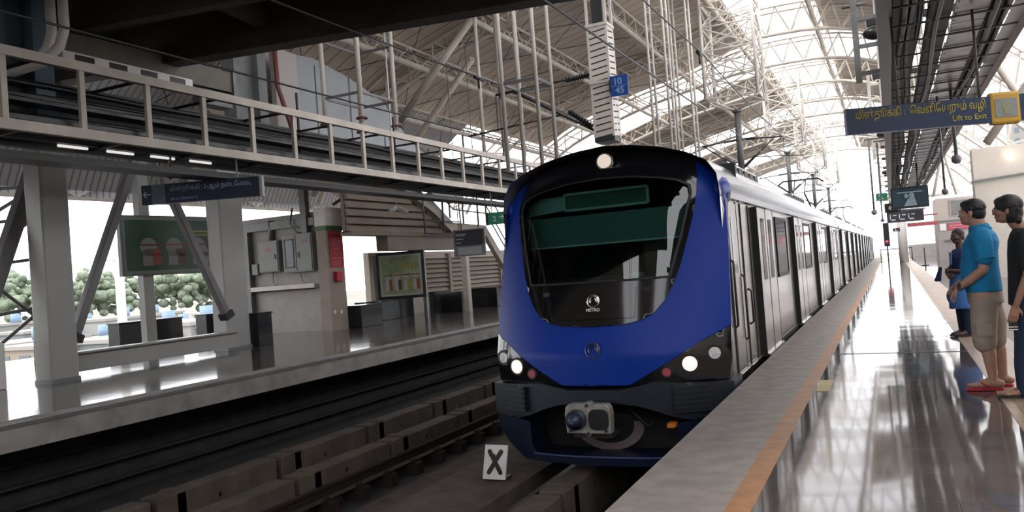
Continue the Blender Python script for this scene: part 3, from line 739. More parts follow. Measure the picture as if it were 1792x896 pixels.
# coupler
cp = MB(); x0, x1, z0, z1 = XC-.27, XC+.245, -.40, -.09; yq = 8.0
cx, cz = XC-.01, -.245
plate = [(cx-.25,cz-.15),(cx-.03,cz-.15),(cx-.02,cz-.185),(cx+.02,cz-.185),(cx+.03,cz-.15),(cx+.25,cz-.15),(cx+.262,cz+.05),(cx+.25,cz+.13),(cx+.21,cz+.165),(cx+.04,cz+.165),(cx+.03,cz+.185),(cx-.03,cz+.185),(cx-.04,cz+.165),(cx-.21,cz+.165),(cx-.25,cz+.13),(cx-.262,cz+.05)]
cp.prism(plate, 1, yq, yq+.12); coupler = cp.build('coupler', coupler_m, train, bevel=.008)
q = MB(); q.tube((cx-.125,yq-.075,cz),(cx-.125,yq+.02,cz), .105, 24, r2=.115); q.tube((cx-.125,yq-.16,cz+.01),(cx-.125,yq-.07,cz), .03, 16, r2=.10); q.build('coupler_cone', mat('cone_blue', (.05,.065,.10), .35, .4), coupler)
q = MB(); rr = [(cx+.125+.112*math.copysign(abs(cos(a))**.6, cos(a)), cz+.112*math.copysign(abs(sin(a))**.6, sin(a))) for a in [i*2*pi/24 for i in range(24)]]
q.prism(rr, 1, yq-.012, yq+.01); q.build('coupler_socket', black_m, coupler)
q = MB()
for dx, dz in ((0,.15),(0,-.15),(-.2,-.115),(.2,-.115)): q.tube((cx+dx,yq-.02,cz+dz),(cx+dx,yq+.01,cz+dz), .018, 10)
q.build('coupler_bolt', dark_st, coupler)
q = MB(); q.tube((cx,yq+.1,cz),(cx,9.0,cz+.02), .11, 14); q.box(cx-.22, cx+.22, yq+.12, yq+.5, cz-.22, cz-.17); q.build('coupler_shaft', dark_st, coupler)
q = MB(); q.path([(XC+.34,8.4,-.2),(XC+.5,8.5,-.42),(XC+.66,8.6,-.25)], .018, 8); q.build('brake_hose', rubber, train)
q = MB(); q.box(XC+.78, XC+.86, 8.25, 8.4, -.37, -.33); q.build('orange_marker', mat('orange_tag', (.6,.18,.02), .5), train)

# ================================================================== LEFT PLATFORM
# tapering white columns
def column(x, y, wx, wy, label, h=5.6):
    b = MB(); t = 1.10
    b.loft([[(x-wx/2*k,y-wy/2*k,z),(x+wx/2*k,y-wy/2*k,z),(x+wx/2*k,y+wy/2*k,z),(x-wx/2*k,y+wy/2*k,z)] for k, z in ((1.0,0),(1.0,2.5),(1.03,h))], smooth=False)
    o = b.build('steel_column', col_m, bevel=.03); tag(o, label, 'column')
    c = MB(); c.loft([[(x-wx/2*k,y-wy/2*k,z),(x+wx/2*k,y-wy/2*k,z),(x+wx/2*k,y+wy/2*k,z),(x-wx/2*k,y+wy/2*k,z)] for k, z in ((1.06,0),(1.04,.07))], smooth=False); c.build('base_plate', grey_st, o)
    return o
column(-12.42, 9.57, .46, .54, 'thick pale grey column nearest the camera on the far platform')
column(-13.28, 14.75, .46, .76, 'thick pale grey column left of the electrical cabinets on the far platform')
def brace(p, q, label, w=.17):
    b = MB(); b.bar(p, q, w, w); o = b.build('diagonal_brace', brace_m, bevel=.02); p = Vector(p); q = Vector(q); d = (q-p).normalized()
    c = MB(); c.bar(p-d*.02, p+d*.14, w*1.5, w*1.5); c.build('foot_bracket', black_m, o); return tag(o, label, 'brace')
brace((-12.9, 10.25, .70), (-12.9, 12.0, 4.6), 'grey diagonal brace rising from behind the nearest column')
brace((-12.75, 14.1, .82), (-12.75, 12.2, 4.6), 'grey diagonal brace coming down to the foot of the second column')
brace((-12.95, 8.45, .85), (-12.95, 9.9, 4.5), 'grey diagonal brace at the left picture edge leaning behind the nearest column', .24)
brace((-13.4, 7.9, 2.6), (-13.4, 9.1, 4.9), 'short beige brace high at the left picture edge', .2)
b = MB(); b.box(-13.15, -12.6, 8.15, 8.75, 0, .82); tag(b.build('brace_pedestal', white_m, bevel=.02), 'white pedestal under the leaning brace at the left picture edge', 'pedestal')
b = MB(); b.box(-12.82,-12.72,9.86,14.36,.12,.46); b.box(-12.92,-12.62,9.86,14.36,.44,.48); b.box(-12.92,-12.62,9.86,14.36,.10,.13)
tag(b.build('kick_beam', col_m), 'low pale steel beam between the two thick columns', 'beam')
# bench blocks of black granite
def bench(x0, x1, y0, y1, h, label, m=granite, z=0, split=None):
    b = MB(); b.box(x0, x1, y0, y1, z, z+h-.04); o = b.build('granite_bench', m, bevel=.01)
    c = MB(); c.box(x0-.02, x1+.02, y0-.02, y1+.02, z+h-.04, z+h); c.build('seat_slab', granite, o)
    if split:
        c = MB(); c.box(x1, x1+.015, y0+.02, split, z+.03, z+h-.06); c.build('side_panel', granite_g, o)
    return tag(o, label, 'bench')
bench(-19.9, -19.4, 16.35, 18.7, .74, 'dark granite block with a grey-green side half, below the advertisement on the left', split=17.5)
bench(-19.9, -19.4, 19.7, 21.6, .74, 'dark granite block just left of the second thick column')
bench(-13.3, -12.9, 15.25, 15.75, .84, 'tall dark granite block at the right side of the second thick column')
bench(-14.1, -13.5, 20.35, 21.5, .70, 'dark granite block beside the pilaster with the red notice')
bench(-15.4, -14.8, 22.6, 25.4, .72, 'dark granite block seen under the framed advertisement', split=24.4)
bench(-14.8, -13.5, 26.8, 27.3, .78, 'wide black granite block right of the framed advertisement')
bench(-16.6, -15.8, 28.6, 29.9, .78, 'grey-green granite block behind the wide black one', m=granite_g)
bench(-14.6, -13.4, 29.6, 30.6, .80, 'black granite block against the left side of the train front', split=30.2)

# advertisement boards
ad_green = mat('ad_green', (.03,.075,.045), .35, noise=.3, nscale=2); ad_light = mat('ad_light_green', (.27,.33,.19), .35, noise=.35, nscale=3)
ad_pale = mat('ad_pale', (.24,.23,.22), .4); ad_red = mat('ad_red', (.28,.07,.06), .4); ad_mar = mat('ad_maroon', (.12,.04,.05), .4); ad_yel = mat('ad_yellow', (.30,.27,.05), .4)
ad_edge = mat('ad_edge', (.20,.22,.19), .4)
def advert(label, w, h, base, loc, rz, k=1):
    t = thing('advert_board', label, 'advertisement', loc, rz=rz)
    MB().box(-w/2, w/2, -.0, .14, 0, h).build('case', grey_st if k else black_m, t, bevel=.01)
    MB().box(-w/2+.05, w/2-.05, -.006, 0, .05, h-.05).build('poster_border', ad_edge if k else mat('ad_edge_pale', (.40,.42,.36), .4), t)
    MB().box(-w/2+.12, w/2-.12, -.012, -.006, .12, h-.12).build('poster', base, t)
    for i, (m1, m2) in enumerate(((ad_red, ad_mar),(ad_mar, ad_red),(ad_yel if not k else ad_pale, ad_mar),(ad_red, ad_red))):
        x = -w/2+w*(.13+.205*i); s = w*.085
        q = MB(); q.tube((x+s*.9,-.018,h*.47),(x+s*.9,-.012,h*.47), s*.8, 14); q.box(x+s*.3, x+s*1.3, -.018, -.012, h*.16, h*.44); p = q.build('pictured_bowl', ad_pale if k else mat('ad_white', (.42,.41,.40), .4), t)
        q = MB(); q.box(x+s*1.2, x+s*2.0, -.020, -.013, h*.17, h*.36); q.tube((x+s*1.6,-.02,h*.37),(x+s*1.6,-.013,h*.37), s*.4, 10); q.build('pictured_packet', m1, p)
        q = MB(); q.box(x+s*.1, x+s*2.1, -.0195, -.0125, h*.49, h*.52); q.build('pictured_lid', m2, p)
    q = MB(); q.box(w*.02, w*.30, -.02, -.013, h*.66, h*.69); q.box(w*.05, w*.33, -.02, -.013, h*.72, h*.75); q.box(w*.24, w*.28, -.02, -.013, h*.6, h*.8); q.build('slogan_strokes', ad_yel, t)
    return t
a = advert('large dim green advertisement board on a white post between the two thick columns', 3.5, 1.5, ad_green, (-15.0, 15.0, 1.98), radians(84), 1)
b = MB(); b.box(-15.4,-15.2,13.85,14.15,0,5.8); tag(b.build('board_post', col_m), 'white square post holding the large dim green advertisement', 'post')
a = advert('square pale green framed advertisement on legs right of the red notice', 1.62, 1.52, ad_light, (-13.72, 23.05, .80), radians(14), 0)
MB().box(-.87, .87, .01, .16, -.05, 1.57).build('black_frame', black_m, a).scale = (1, 1, 1)
for x in (-.99, .74):
    MB().box(x, x+.12, .03, .15, -.80, .06 if x > 0 else 1.5).build('leg', grey_st, a)
# wall with electrical cabinets
struct('wall_left', MB().box(-17.6, -14.26, 19.75, 19.95, 0, 3.72), wall_m)
b = MB(); b.box(-17.5,-14.5,19.6,19.75,3.30,3.55); b.box(-17.45,-17.2,19.55,19.75,0,3.3); tag(b.build('wall_channel', grey_st), 'dark grey channel running along the cabinet wall', 'channel')
def cabinet(label, x0, x1, z0, z1, win=False):
    t = thing('electrical_cabinet', label, 'electrical cabinet', ((x0+x1)/2, 19.75, z0)); w = (x1-x0)/2; h = z1-z0
    MB().box(-w, w, -.22, 0, 0, h).build('case', elec, t, bevel=.012)
    if win:
        d = MB().box(-w+.05, -.05, -.245, -.22, .05, h-.05).build('door', elec, t)
        g = MB(); g.box(-w+.1,-w+.14,-.262,-.245,.16,h-.16); g.box(-.16,-.12,-.262,-.245,.16,h-.16); g.box(-w+.1,-.12,-.262,-.245,.14,.19); g.box(-w+.1,-.12,-.262,-.245,h-.19,h-.14); g.build('window_frame', black_m, d)
        MB().box(-w+.14,-.16,-.25,-.244,.19,h-.19).build('window_pane', mat('cab_window', (.06,.065,.065), .15), d)
        g = MB()
        for k in range(4): g.tube((-w*.55,-.256,.3+k*.2),(-w*.55,-.248,.3+k*.2),.03,8)
        g.build('switch', ad_pale, d)
        d2 = MB().box(-.02, w-.04, -.245, -.22, .05, h-.05).build('door', elec, t); MB().box(.03,.09,-.265,-.245,.45,.62).build('handle', black_m, d2); MB().box(w*.35,w*.7,-.25,-.244,h-.3,h-.2).build('warning_label', ad_red, d2)
    else:
        d = MB().box(-w+.04, w-.04, -.245, -.22, .04, h-.04).build('door', elec, t); MB().box(w-.16,w-.1,-.265,-.245,.4,.56).build('handle', black_m, d); MB().box(-.1,.1,-.25,-.244,h-.34,h-.22).build('warning_label', ad_red, d)
    return t
cabinet('plain grey electrical cabinet, narrower of the pair on the wall', -16.75, -15.92, 1.95, 2.95)
cabinet('wide grey electrical cabinet with a black framed window', -15.75, -14.56, 1.88, 3.08, True)
b = MB(); b.box(-17.15,-16.9,19.6,19.75,1.9,2.25); tag(b.build('junction_box', elec, bevel=.01), 'small grey junction box left of the plain cabinet', 'box')
b = MB(); b.box(-17.2,-14.6,19.55,19.75,1.33,1.36); b.box(-17.2,-14.6,19.55,19.57,1.33,1.5); o = tag(b.build('wall_tray', white_st), 'white cable tray below the electrical cabinets', 'cable tray')
b = MB(); b.tube((-16.3,19.68,3.6),(-16.3,19.68,2.95),.09,10); b.path([(-15.3,19.6,3.9),(-15.35,19.5,3.4),(-15.1,19.5,3.12),(-14.9,19.6,3.08)],.03,8); b.box(-14.98,-14.75,19.55,19.75,3.05,4.6)
tag(b.build('conduit', grey_st), 'dark conduits dropping to the electrical cabinets', 'conduit')
b = MB(); b.path([(-16.3,19.65,1.95),(-16.3,19.62,1.6),(-16.1,19.6,1.5)],.02,6); b.path([(-15.2,19.65,1.9),(-15.1,19.6,1.6),(-14.9,19.6,1.48)],.015,6); tag(b.build('cable', ad_pale), 'thin cables running down from the cabinets to the white tray', 'cable')
# pilaster with notices
t = thing('notice_pilaster', 'beige pilaster with a white and green capital at the end of the cabinet wall', 'pilaster', (-14.2, 19.8, 0))
MB().box(-.06,.32,-.42,.38,0,3.08).build('shaft', pil_m, t)
MB().box(-.07,.33,-.43,.39,3.08,3.22).build('green_band', greend, t)
MB().box(-.08,.34,-.44,.40,3.22,3.78).build('white_capital', white_m, t)
MB().box(.32,.328,-.28,-.20,.52,.62).build('socket_outlet', white_m, t)
MB().box(.32,.328,.02,.12,.50,.60).build('socket_outlet', white_m, t)
t = thing('red_notice', 'tall red notice board on the beige pilaster', 'notice', (-13.875, 19.8, 1.93))
MB().box(0,.015,-.32,.33,0,1.12).build('board', red_m, t)
b = MB()
for z, y0, y1 in ((1.05,-.24,.2),(.58,-.1,.16),(.28,-.2,.24),(.80,.1,.3)): b.box(.015,.019,y0,y1,z,z+.022)
for k in range(8): b.box(.015,.0185,-.2,.22,.66+k*.035,.667+k*.035)
for k in range(4): b.box(.015,.0185,-.18,.24,.08+k*.04,.088+k*.04)
b.build('printed_lines', mat('notice_pink', (.55,.25,.27), .5), t)
t = thing('fire_alarm_box', 'small red box below the red notice on the pilaster', 'alarm box', (-13.88, 19.75, 1.5))
MB().box(0,.14,-.14,.10,0,.30).build('case', red_m, t, bevel=.01); MB().box(0,.05,.12,.30,.0,.28).build('call_point', mat('call_point', (.35,.12,.12), .5), t)

# ---- stair over the far platform
steps = [(15.6,7.25),(17.4,6.35),(22.3,4.50),(24.4,3.68),(25.7,2.95),(28.3,2.90),(30.2,1.2),(31.3,.15)]
def strz(y):
    for (a, za), (c, zc) in zip(steps, steps[1:]):
        if a <= y <= c: return za+(zc-za)*(y-a)/(c-a)
    return steps[-1][1]
stair = thing('staircase', 'covered staircase climbing over the far platform with beige louvred underside', 'staircase', (0,0,0))
for x in (-13.1, -15.6):
    st_ = steps if x > -14 else steps[:-2]; b = MB(); b.prism([(y, z) for y, z in st_]+[(y, z+.42) for y, z in reversed(st_)], 0, x-.1, x+.1); b.build('stringer', cream_st, stair)
b = MB(); n = 31
for k in range(n):
    y = 15.7+k*.40; z = strz(y)+.12; b.box(-15.5,-13.2,y,y+.36,z-.09,z)
b.build('treads', conc, stair)
b = MB(); b.prism([(y, z-.03) for y, z in steps[:-2]]+[(y, z+.05) for y, z in reversed(steps[:-2])], 0, -15.5, -13.2); b.build('soffit', cream_st, stair)
# louvred side below the stringer
z = 2.95; b = MB()
while z < 6.4:
    ye = 15.6
    for i in range(900):
        if strz(ye+.02) < z+.2: break
        ye += .02
    if ye > 20.0: b.prism([(-13.25,z),(-13.13,z+.02),(-13.22,z+.235),(-13.30,z+.22)], 1, 19.6 if z < 4.1 else 17.5, ye)
    z += .25
b.prism([(19.6,2.95),(25.6,2.95),(24.4,3.66),(22.3,4.48),(19.6,5.45)], 0, -13.42, -13.30)
b.build('louvre_panel', louv_m, stair)
b = MB(); b.box(-13.55,-13.1,21.5,27.6,2.38,2.95); b.box(-13.5,-13.05,19.6,27.6,2.86,2.99); b.build('edge_beam', louv_m, stair)
for yv in (26.6,): MB().box(-13.3,-13.08,yv,yv+.25,0 if yv > 25 else 2.4,strz(yv)+.1).build('post', cream_st, stair)
# grey cladding of the enclosure
b = MB(); poly = [(16.3,5.2),(16.2,7.65),(17.8,7.80),(19.4,7.55),(21.1,7.10),(22.5,6.05),(24.9,4.9),(26.2,4.2),(25.0,4.0),(20.5,5.1)]
b.prism(poly, 0, -12.75, -12.65); MB().prism([(15.9,5.9),(15.9,8.1),(17.6,8.1),(17.6,6.4)], 0, -13.5, -13.42).build('end_panel', mat('panel_pale', (.42,.38,.36), .4), stair); enc = b.build('enclosure_panel', mat('panel_grey', (.30,.315,.33), .35, .3, noise=.12, nscale=.8), stair)
b = MB()
for y in (17.85, 19.4, 21.1, 22.5): b.box(-12.64,-12.63,y-.015,y+.015,4.6,7.6 if y < 20 else 6.2 if y < 22 else 5.6)
b.build('panel_joint', grey_st, enc)
b = MB(); b.box(-12.7,-12.55,16.1,17.0,5.2,7.7); b.build('corner_panel', mat('panel_pale', (.42,.38,.36), .4), enc)
b = MB(); b.path([(-12.35,15.9,8.2),(-12.35,15.95,6.6),(-12.3,16.3,5.6),(-12.2,16.9,5.0)], .06, 8); tag(b.build('sprinkler_pipe', red_st), 'dark red pipe curving down beside the grey stair enclosure', 'pipe')
b = MB(); b.path([(-13.5,20.5,4.9),(-13.5,20.2,4.2),(-13.7,19.6,3.85)], .05, 8); tag(b.build('sprinkler_pipe', red_st), 'dark red pipe reaching the capital of the beige pilaster', 'pipe')
b = MB(); b.box(-12.9,-12.5,14.6,15.2,5.6,8.6); b.box(-12.6,-12.3,15.2,15.5,5.2,8.6); tag(b.build('service_duct', grey_st), 'dark vertical duct left of the grey stair enclosure', 'duct')
# bright glazed railing beyond the stair
rl = thing('stair_railing', 'brown tubular railing on the staircase in front of bright white panels', 'railing', (0,0,0))
b = MB(); x = -12.95
for y in (22.6, 23.5, 24.2, 25.4, 26.4, 27.6, 28.3): b.tube((x,y,strz(y)+.4),(x,y,strz(y)+2.2), .035, 8)
b.build('baluster', brace_m, rl)
b = MB()
for dz in (.9, 1.25, 2.0):
    for (a, za), (c, zc) in zip(steps[2:], steps[3:-1]): b.tube((x,a,za+dz),(x,c,zc+dz), .028, 8)
b.build('handrail', brace_m, rl)
b = MB(); b.path([(x,23.6,2.95),(x,23.6,4.25),(x,23.9,4.35),(x,25.6,4.35),(x,26.1,4.2),(x,26.2,3.1),(x,25.9,2.95),(x,23.6,2.95)], .03, 8); b.tube((x,23.6,3.4),(x,26.2,3.4),.025,6); b.tube((x,24.9,2.95),(x,24.9,4.35),.04,8); b.build('gate_frame', brace_m, rl)
# lower louvres and wall behind the stair
b = MB(); z = .78
while z < 2.3:
    b.prism([(-16.0,z),(-15.86,z+.02),(-15.98,z+.17),(-16.06,z+.16)], 1, 25.0, 40); z += .2
for y in (25.0, 30.0, 35, 40): b.box(-16.0,-15.8,y,y+.22,.2,2.4)
tag(b.build('louvre_screen', mat('louvre_pale', (.42,.36,.30), .6)), 'beige horizontal slat screen behind the granite blocks', 'louvre screen')
struct('wall_left_low', MB().box(-16.3, -16.06, 24.5, 42, 0, 2.5), cream_w)
# eave sheet hanging below the vault and its edge
b = MB(); b.box(-19.72,-19.66,-40,33,4.42,6.3); struct('ceiling', b, roof_in)
b = MB(); y = 1
while y < 29: b.bar((-19.6,y,4.5),(-19.6,y+1.8,5.4),.05); b.bar((-19.6,y+1.8,5.4),(-19.6,y+3.6,4.5),.05); y += 3.6
b.box(-19.66,-19.56,-8,33,4.42,4.5); tag(b.build('eave_lattice', cream_st), 'light lattice stiffening the ribbed eave sheet', 'lattice')
b = MB()
for y in (11.3, 12.6): b.tube((-17.6,y,0),(-17.6,y+.2,6),.07,8)
for z in (1.2, 2.4, 3.4, 4.2): b.tube((-17.6,11.0,z),(-17.6,13.2,z+.25),.045,6)
for (a, c) in (((11.2,2.4),(12.6,1.2)),((11.2,2.4),(12.7,3.6)),((12.7,4.3),(11.3,3.4)),((11.2,.2),(12.6,1.2))): b.tube((-17.6,a[0],a[1]),(-17.6,c[0],c[1]),.045,6)
tag(b.build('edge_lattice', brace_m), 'grey lattice frame seen at the left picture edge beyond the nearest column', 'lattice')
b = MB(); b.tube((-15.9,21.6,.8),(-16.2,20.9,3.0),.09,10); b.tube((-15.9,21.6,.8),(-16.1,22.9,3.0),.09,10); b.box(-16.1,-15.7,21.3,21.9,0,.8); tag(b.build('forked_strut', cream_st), 'small cream V strut in the bright gap beside the pilaster', 'strut')

# gantry above the far platform edge
g = thing('cable_gantry', 'cream two-rail cable gantry running along above the far platform edge', 'gantry', (0,0,0)); X = -8.5
b = MB(); b.box(X-.05,X+.05,-2,60,4.66,4.79); b.build('top_rail', cream_st, g)
b = MB(); b.box(X-.05,X+.05,-2,60,3.70,3.84); b.build('bottom_rail', cream_st, g)
for k in range(40):
    y = 3.1+k*1.1; MB().box(X-.03,X+.03,y-.04,y+.04,3.84,4.66).build('baluster', cream_st, g)
b = MB()
for (x, z, w_, h_) in ((-8.8,3.9,.3,.06),(-9.2,3.9,.35,.06),(-9.0,4.2,.3,.05),(-9.35,4.35,.25,.05)): b.box(x-w_/2,x+w_/2,-2,60,z,z+h_)
b.build('cable_tray', mat('tray_grey', (.06,.062,.062), .4, .4, noise=.4), g)
b = MB(); b.box(-9.7,-9.6,-2,60,3.72,4.75); b.build('inner_plate', dark_st, g)
for k in range(30):
    y = 2+k*1.6; MB().box(-9.7,-8.5,y,y+.05,3.78,3.84).build('cross_member', dark_st, g); MB().box(-9.7,-8.5,y,y+.04,4.66,4.70).build('cross_member', dark_st, g)
b = MB()
for k, (x, z, r) in enumerate(((-8.75,3.99,.03),(-8.85,4.0,.04),(-9.12,3.99,.035),(-9.25,4.0,.045),(-9.05,4.28,.03),(-8.95,4.27,.025),(-9.3,4.43,.03),(-9.4,4.6,.05))):
    b.path([(x+.02*sin(y*.9+k), y, z+.012*sin(y*1.7+k*2)) for y in [-2+i*.8 for i in range(70)]], r, 6)
tag(b.build('cable_bundle', black_m), 'black cables lying in the trays of the cream gantry', 'cables', kind='stuff')
tr = thing('light_trunking', 'dark trunking with fluorescent tubes under the cream gantry', 'light trunking', (0,0,0))
MB().box(-9.52,-9.36,0,40,3.80,3.88).build('trunk', dark_st, tr)
MB().box(-9.35,-8.9,0,40,3.42,3.52).build('channel', dark_st, tr)
for k in range(4):
    y = 7.76+k*.82
    MB().tube((-9.44,y,3.77),(-9.44,y+.48,3.77),.022,10).build('fluorescent_tube', tube_m, tr)
for y in (6.0, 13.2, 16.8, 20.4): MB().box(-9.5,-9.46,y,y+.04,3.88,5.5).build('hanger', dark_st, tr)
# ball cameras / lamps under it
def ball(loc, r, label, drop=.3, m=black_m):
    t = thing('dome_camera', label, 'dome camera', loc)
    b = MB(); b.ellip((0,0,0), r, r, r); b.build('dome', m, t); MB().tube((0,0,r*.6),(0,0,drop), r*.35, 10).build('stem', grey_st, t); return t
ball((-9.44, 9.78, 3.50), .085, 'black ball camera hanging just above the navy sign on the left', .32)
# camera pair
t = thing('cctv_camera_pair', 'pair of white cameras hanging in front of the louvres', 'security camera', (-11.0, 19.0, 3.42))
MB().tube((0,0,.05),(0,0,6.2),.025,8).build('drop_pole', white_m, t)
MB().tube((0,0,.05),(-.05,-.30,-.12),.07,12).build('camera_head', white_m, t)
MB().tube((0,0,.05),(.26,.12,-.14),.075,12).build('camera_head', white_m, t)
# tray, ducts, pipes top left
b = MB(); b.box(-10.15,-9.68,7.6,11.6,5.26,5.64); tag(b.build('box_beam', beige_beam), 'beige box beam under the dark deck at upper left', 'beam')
b = MB(); b.box(-10.2,-9.64,11.6,11.68,5.1,5.66); b.box(-10.0,-9.7,10.9,11.6,4.95,5.22); tag(b.build('beam_bracket', grey_st), 'pale bracket hanging at the end of the beige box beam', 'bracket')
pt = thing('perforated_tray', 'white tray with a row of square black openings beside the beige beam', 'cable tray', (0,0,0))
MB().box(-9.66,-9.60,8.05,10.55,5.12,5.30).build('side_plate', mat('tray_white', (.85,.80,.78), .5), pt)
for k in range(4): MB().box(-9.605,-9.59,8.25+k*.6,8.58+k*.6,5.18,5.27).build('opening', black_m, pt)
MB().box(-9.66,-9.5,8.05,10.55,5.09,5.12).build('tray_bottom', mat('tray_white', (.85,.80,.78), .5), pt)
for (x, lb) in ((-9.12,'left one of two white pipes bending down at the upper left corner'),(-8.84,'right one of two white pipes bending down at the upper left corner')):
    b = MB(); b.path([(x,7.55,6.1),(x,7.55,5.35),(x-.05,7.5,5.1),(x-.25,7.35,4.85),(x-.7,7.1,4.72),(x-1.4,6.9,4.7)], .07, 12); tag(b.build('white_pipe', white_m), lb, 'pipe')
b = MB(); b.box(-10.0,-9.65,7.2,7.6,3.9,6.4); b.box(-9.62,-9.4,7.45,7.75,3.9,6.4); tag(b.build('blue_duct', mat('duct_blue', (.07,.11,.15), .5)), 'blue-grey vertical duct at the upper left corner', 'duct')

# dark deck crossing overhead
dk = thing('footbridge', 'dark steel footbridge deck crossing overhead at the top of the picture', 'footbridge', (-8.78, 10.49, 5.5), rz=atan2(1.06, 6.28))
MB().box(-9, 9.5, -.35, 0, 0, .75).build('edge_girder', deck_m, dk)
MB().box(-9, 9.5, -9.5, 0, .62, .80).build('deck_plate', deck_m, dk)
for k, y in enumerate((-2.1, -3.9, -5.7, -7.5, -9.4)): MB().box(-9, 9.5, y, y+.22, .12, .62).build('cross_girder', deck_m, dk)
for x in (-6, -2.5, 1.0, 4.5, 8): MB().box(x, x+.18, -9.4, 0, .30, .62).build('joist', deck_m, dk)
# navy sign on the left
def arrow(par, x, z, s, d, m, y=-.035):
    b = MB(); b.bar((x-d*s,y,z),(x+d*s,y,z),.006,s*.28,upv=(0,0,1)); b.bar((x+d*s*.95,y,z),(x+d*s*.15,y,z+s*.8),.006,s*.28); b.bar((x+d*s*.95,y,z),(x+d*s*.15,y,z-s*.8),.006,s*.28); return b.build('arrow', m, par)
t = thing('direction_sign', 'navy hanging sign with a left arrow in front of the far platform columns', 'sign', (-10.42, 10.0, 3.07), rz=radians(22))
MB().box(0,2.16,-.03,.06,0,.35).build('board', navy, t)
MB().box(2.16,2.21,-.04,.07,-.01,.36).build('end_cap', col_m, t)
MB().box(.19,.44,-.036,-.03,0,.35).build('lift_pictogram', mat('pictogram_blue', (.10,.15,.19), .5, noise=.2, nscale=20), t)
arrow(t, .10, .18, .065, -1, txt_w)
text('மின்தூக்கி : 2-ஆம் நைடேமைட', .115, mat('sign_text_dim', (.28,.33,.42), .5), t, (.52,-.034,.215), FRONT, bold=.001, fit=1.5)
text('Lift to Platform 2', .072, mat('sign_text_dim', (.28,.33,.42), .5), t, (.52,-.034,.05), FRONT)
b = MB(); b.tube((.35,.01,.35),(.35,.01,.85),.015,6); b.tube((1.75,.01,.35),(1.75,.01,.85),.015,6); b.build('hanger_rod', col_m, t)
# grey timetable sign + green platform number
t = thing('information_sign', 'small grey hanging information board with a white lower panel', 'sign', (-12.02, 23.9, 2.04), rz=radians(14))
MB().box(0,1.12,-.03,.08,0,.92).build('board', mat('board_grey', (.24,.25,.27), .5), t); MB().box(.06,1.06,-.036,-.03,.36,.88).build('dark_panel', mat('board_dark', (.055,.055,.07), .4), t); MB().box(.14,.98,-.036,-.03,.05,.31).build('white_panel', mat('board_white', (.5,.51,.55), .5), t)
b = MB()
for z, w_, h_ in ((.74,.36,.035),(.70,.30,.02),(.58,.26,.03),(.45,.16,.03)):
    x = .10
    while x < .10+w_: q_ = .02+.02*random.random(); b.box(x, x+q_, -.040, -.036, z, z+h_); x += q_+.012
b.box(.55,.58,-.040,-.036,.12,.2); b.build('printed_lines', txt_w, t)
b = MB(); b.tube((.2,.02,.92),(.2,.02,7.6),.015,6); b.tube((.9,.02,.92),(.9,.02,7.6),.015,6); b.build('hanger_rod', brace_m, t)
t = thing('platform_number_sign', 'green platform number 2 sign peeking out left of the train', 'sign', (-8.62, 20.0, 2.76), rz=radians(14))
MB().box(0,.75,-.03,.06,0,.34).build('board', green_m, t); MB().box(-.05,0,-.04,.07,-.01,.35).build('end_cap', black_m, t)
text('2', .2, txt_w, t, (.13,-.034,.09), FRONT); arrow(t, .38, .2, .07, 1, txt_w, -.034); MB().tube((.1,.01,.34),(.1,.01,1.0),.015,6).build('hanger_rod', brace_m, t)

# ================================================================== CITY BEYOND
gm = mat('city_ground', (.24,.225,.20), .9, noise=.3, nscale=.05)
b = MB(); b.box(-900,-19,-500,900,-9.2,-9); struct('ground', b, gm)
b = MB(); b.box(-19,300,96.5,900,-9.2,-9); struct('ground', b, gm)
random.seed(11); bc = [(.26,.25,.235),(.20,.21,.24),(.28,.24,.19),(.17,.19,.20),(.30,.30,.29)]
lbs = ['white','bluish','cream','grey','pale']
for k in range(16):
    a = radians(45.0+k*.95); d = (78, 118, 95, 142)[k % 4]+random.random()*8; x = -d*sin(a)*1.0; y = d*cos(a)*1.05
    w_, dp, h = 6+random.random()*5, 6+random.random()*4, 6.0+random.random()*2.5
    ci = k % 5; t = thing('city_building', '%s flat-roofed building among the hazy houses, number %s from the left beyond the far platform' % (lbs[ci], ['one','two','three','four','five','six','seven','eight','nine','ten','eleven','twelve','thirteen','fourteen','fifteen','sixteen'][15-k]), 'building', (x, y, -9.0), group='hazy city houses beyond the far platform')
    MB().box(-w_/2,w_/2,-dp/2,dp/2,0,h).build('walls', mat('city_wall_%d' % ci, bc[ci], .8), t)
    MB().box(-w_/2-.2,w_/2+.2,-dp/2-.2,dp/2+.2,h,h+.35).build('parapet', mat('city_parapet', (.30,.29,.27), .8), t)
    q = MB()
    for i in range(3):
        for j in range(2):
            q.box(w_/2, w_/2+.05, -dp/2+dp*(.12+.3*i), -dp/2+dp*(.28+.3*i), 1.5+j*3, 3.0+j*3); q.box(-w_/2+w_*(.12+.3*i), -w_/2+w_*(.28+.3*i), -dp/2-.05, -dp/2, 1.5+j*3, 3.0+j*3)
    q.build('windows', mat('city_window', (.12,.14,.17), .3), t)
    MB().tube((w_*.2,dp*.1,h+.3),(w_*.2,dp*.1,h+1.7),.7,12).build('water_tank', mat('tank_blue', (.2,.3,.42), .6), t)
ORD = ['first','second','third','fourth','fifth','sixth','seventh','eighth','ninth','tenth']
leaf = mat('city_leaf_hazed', (.22,.27,.19), .8, noise=.5, nscale=1.5, bump=.8)  # green paled so the crowns carry the distance haze in their colour
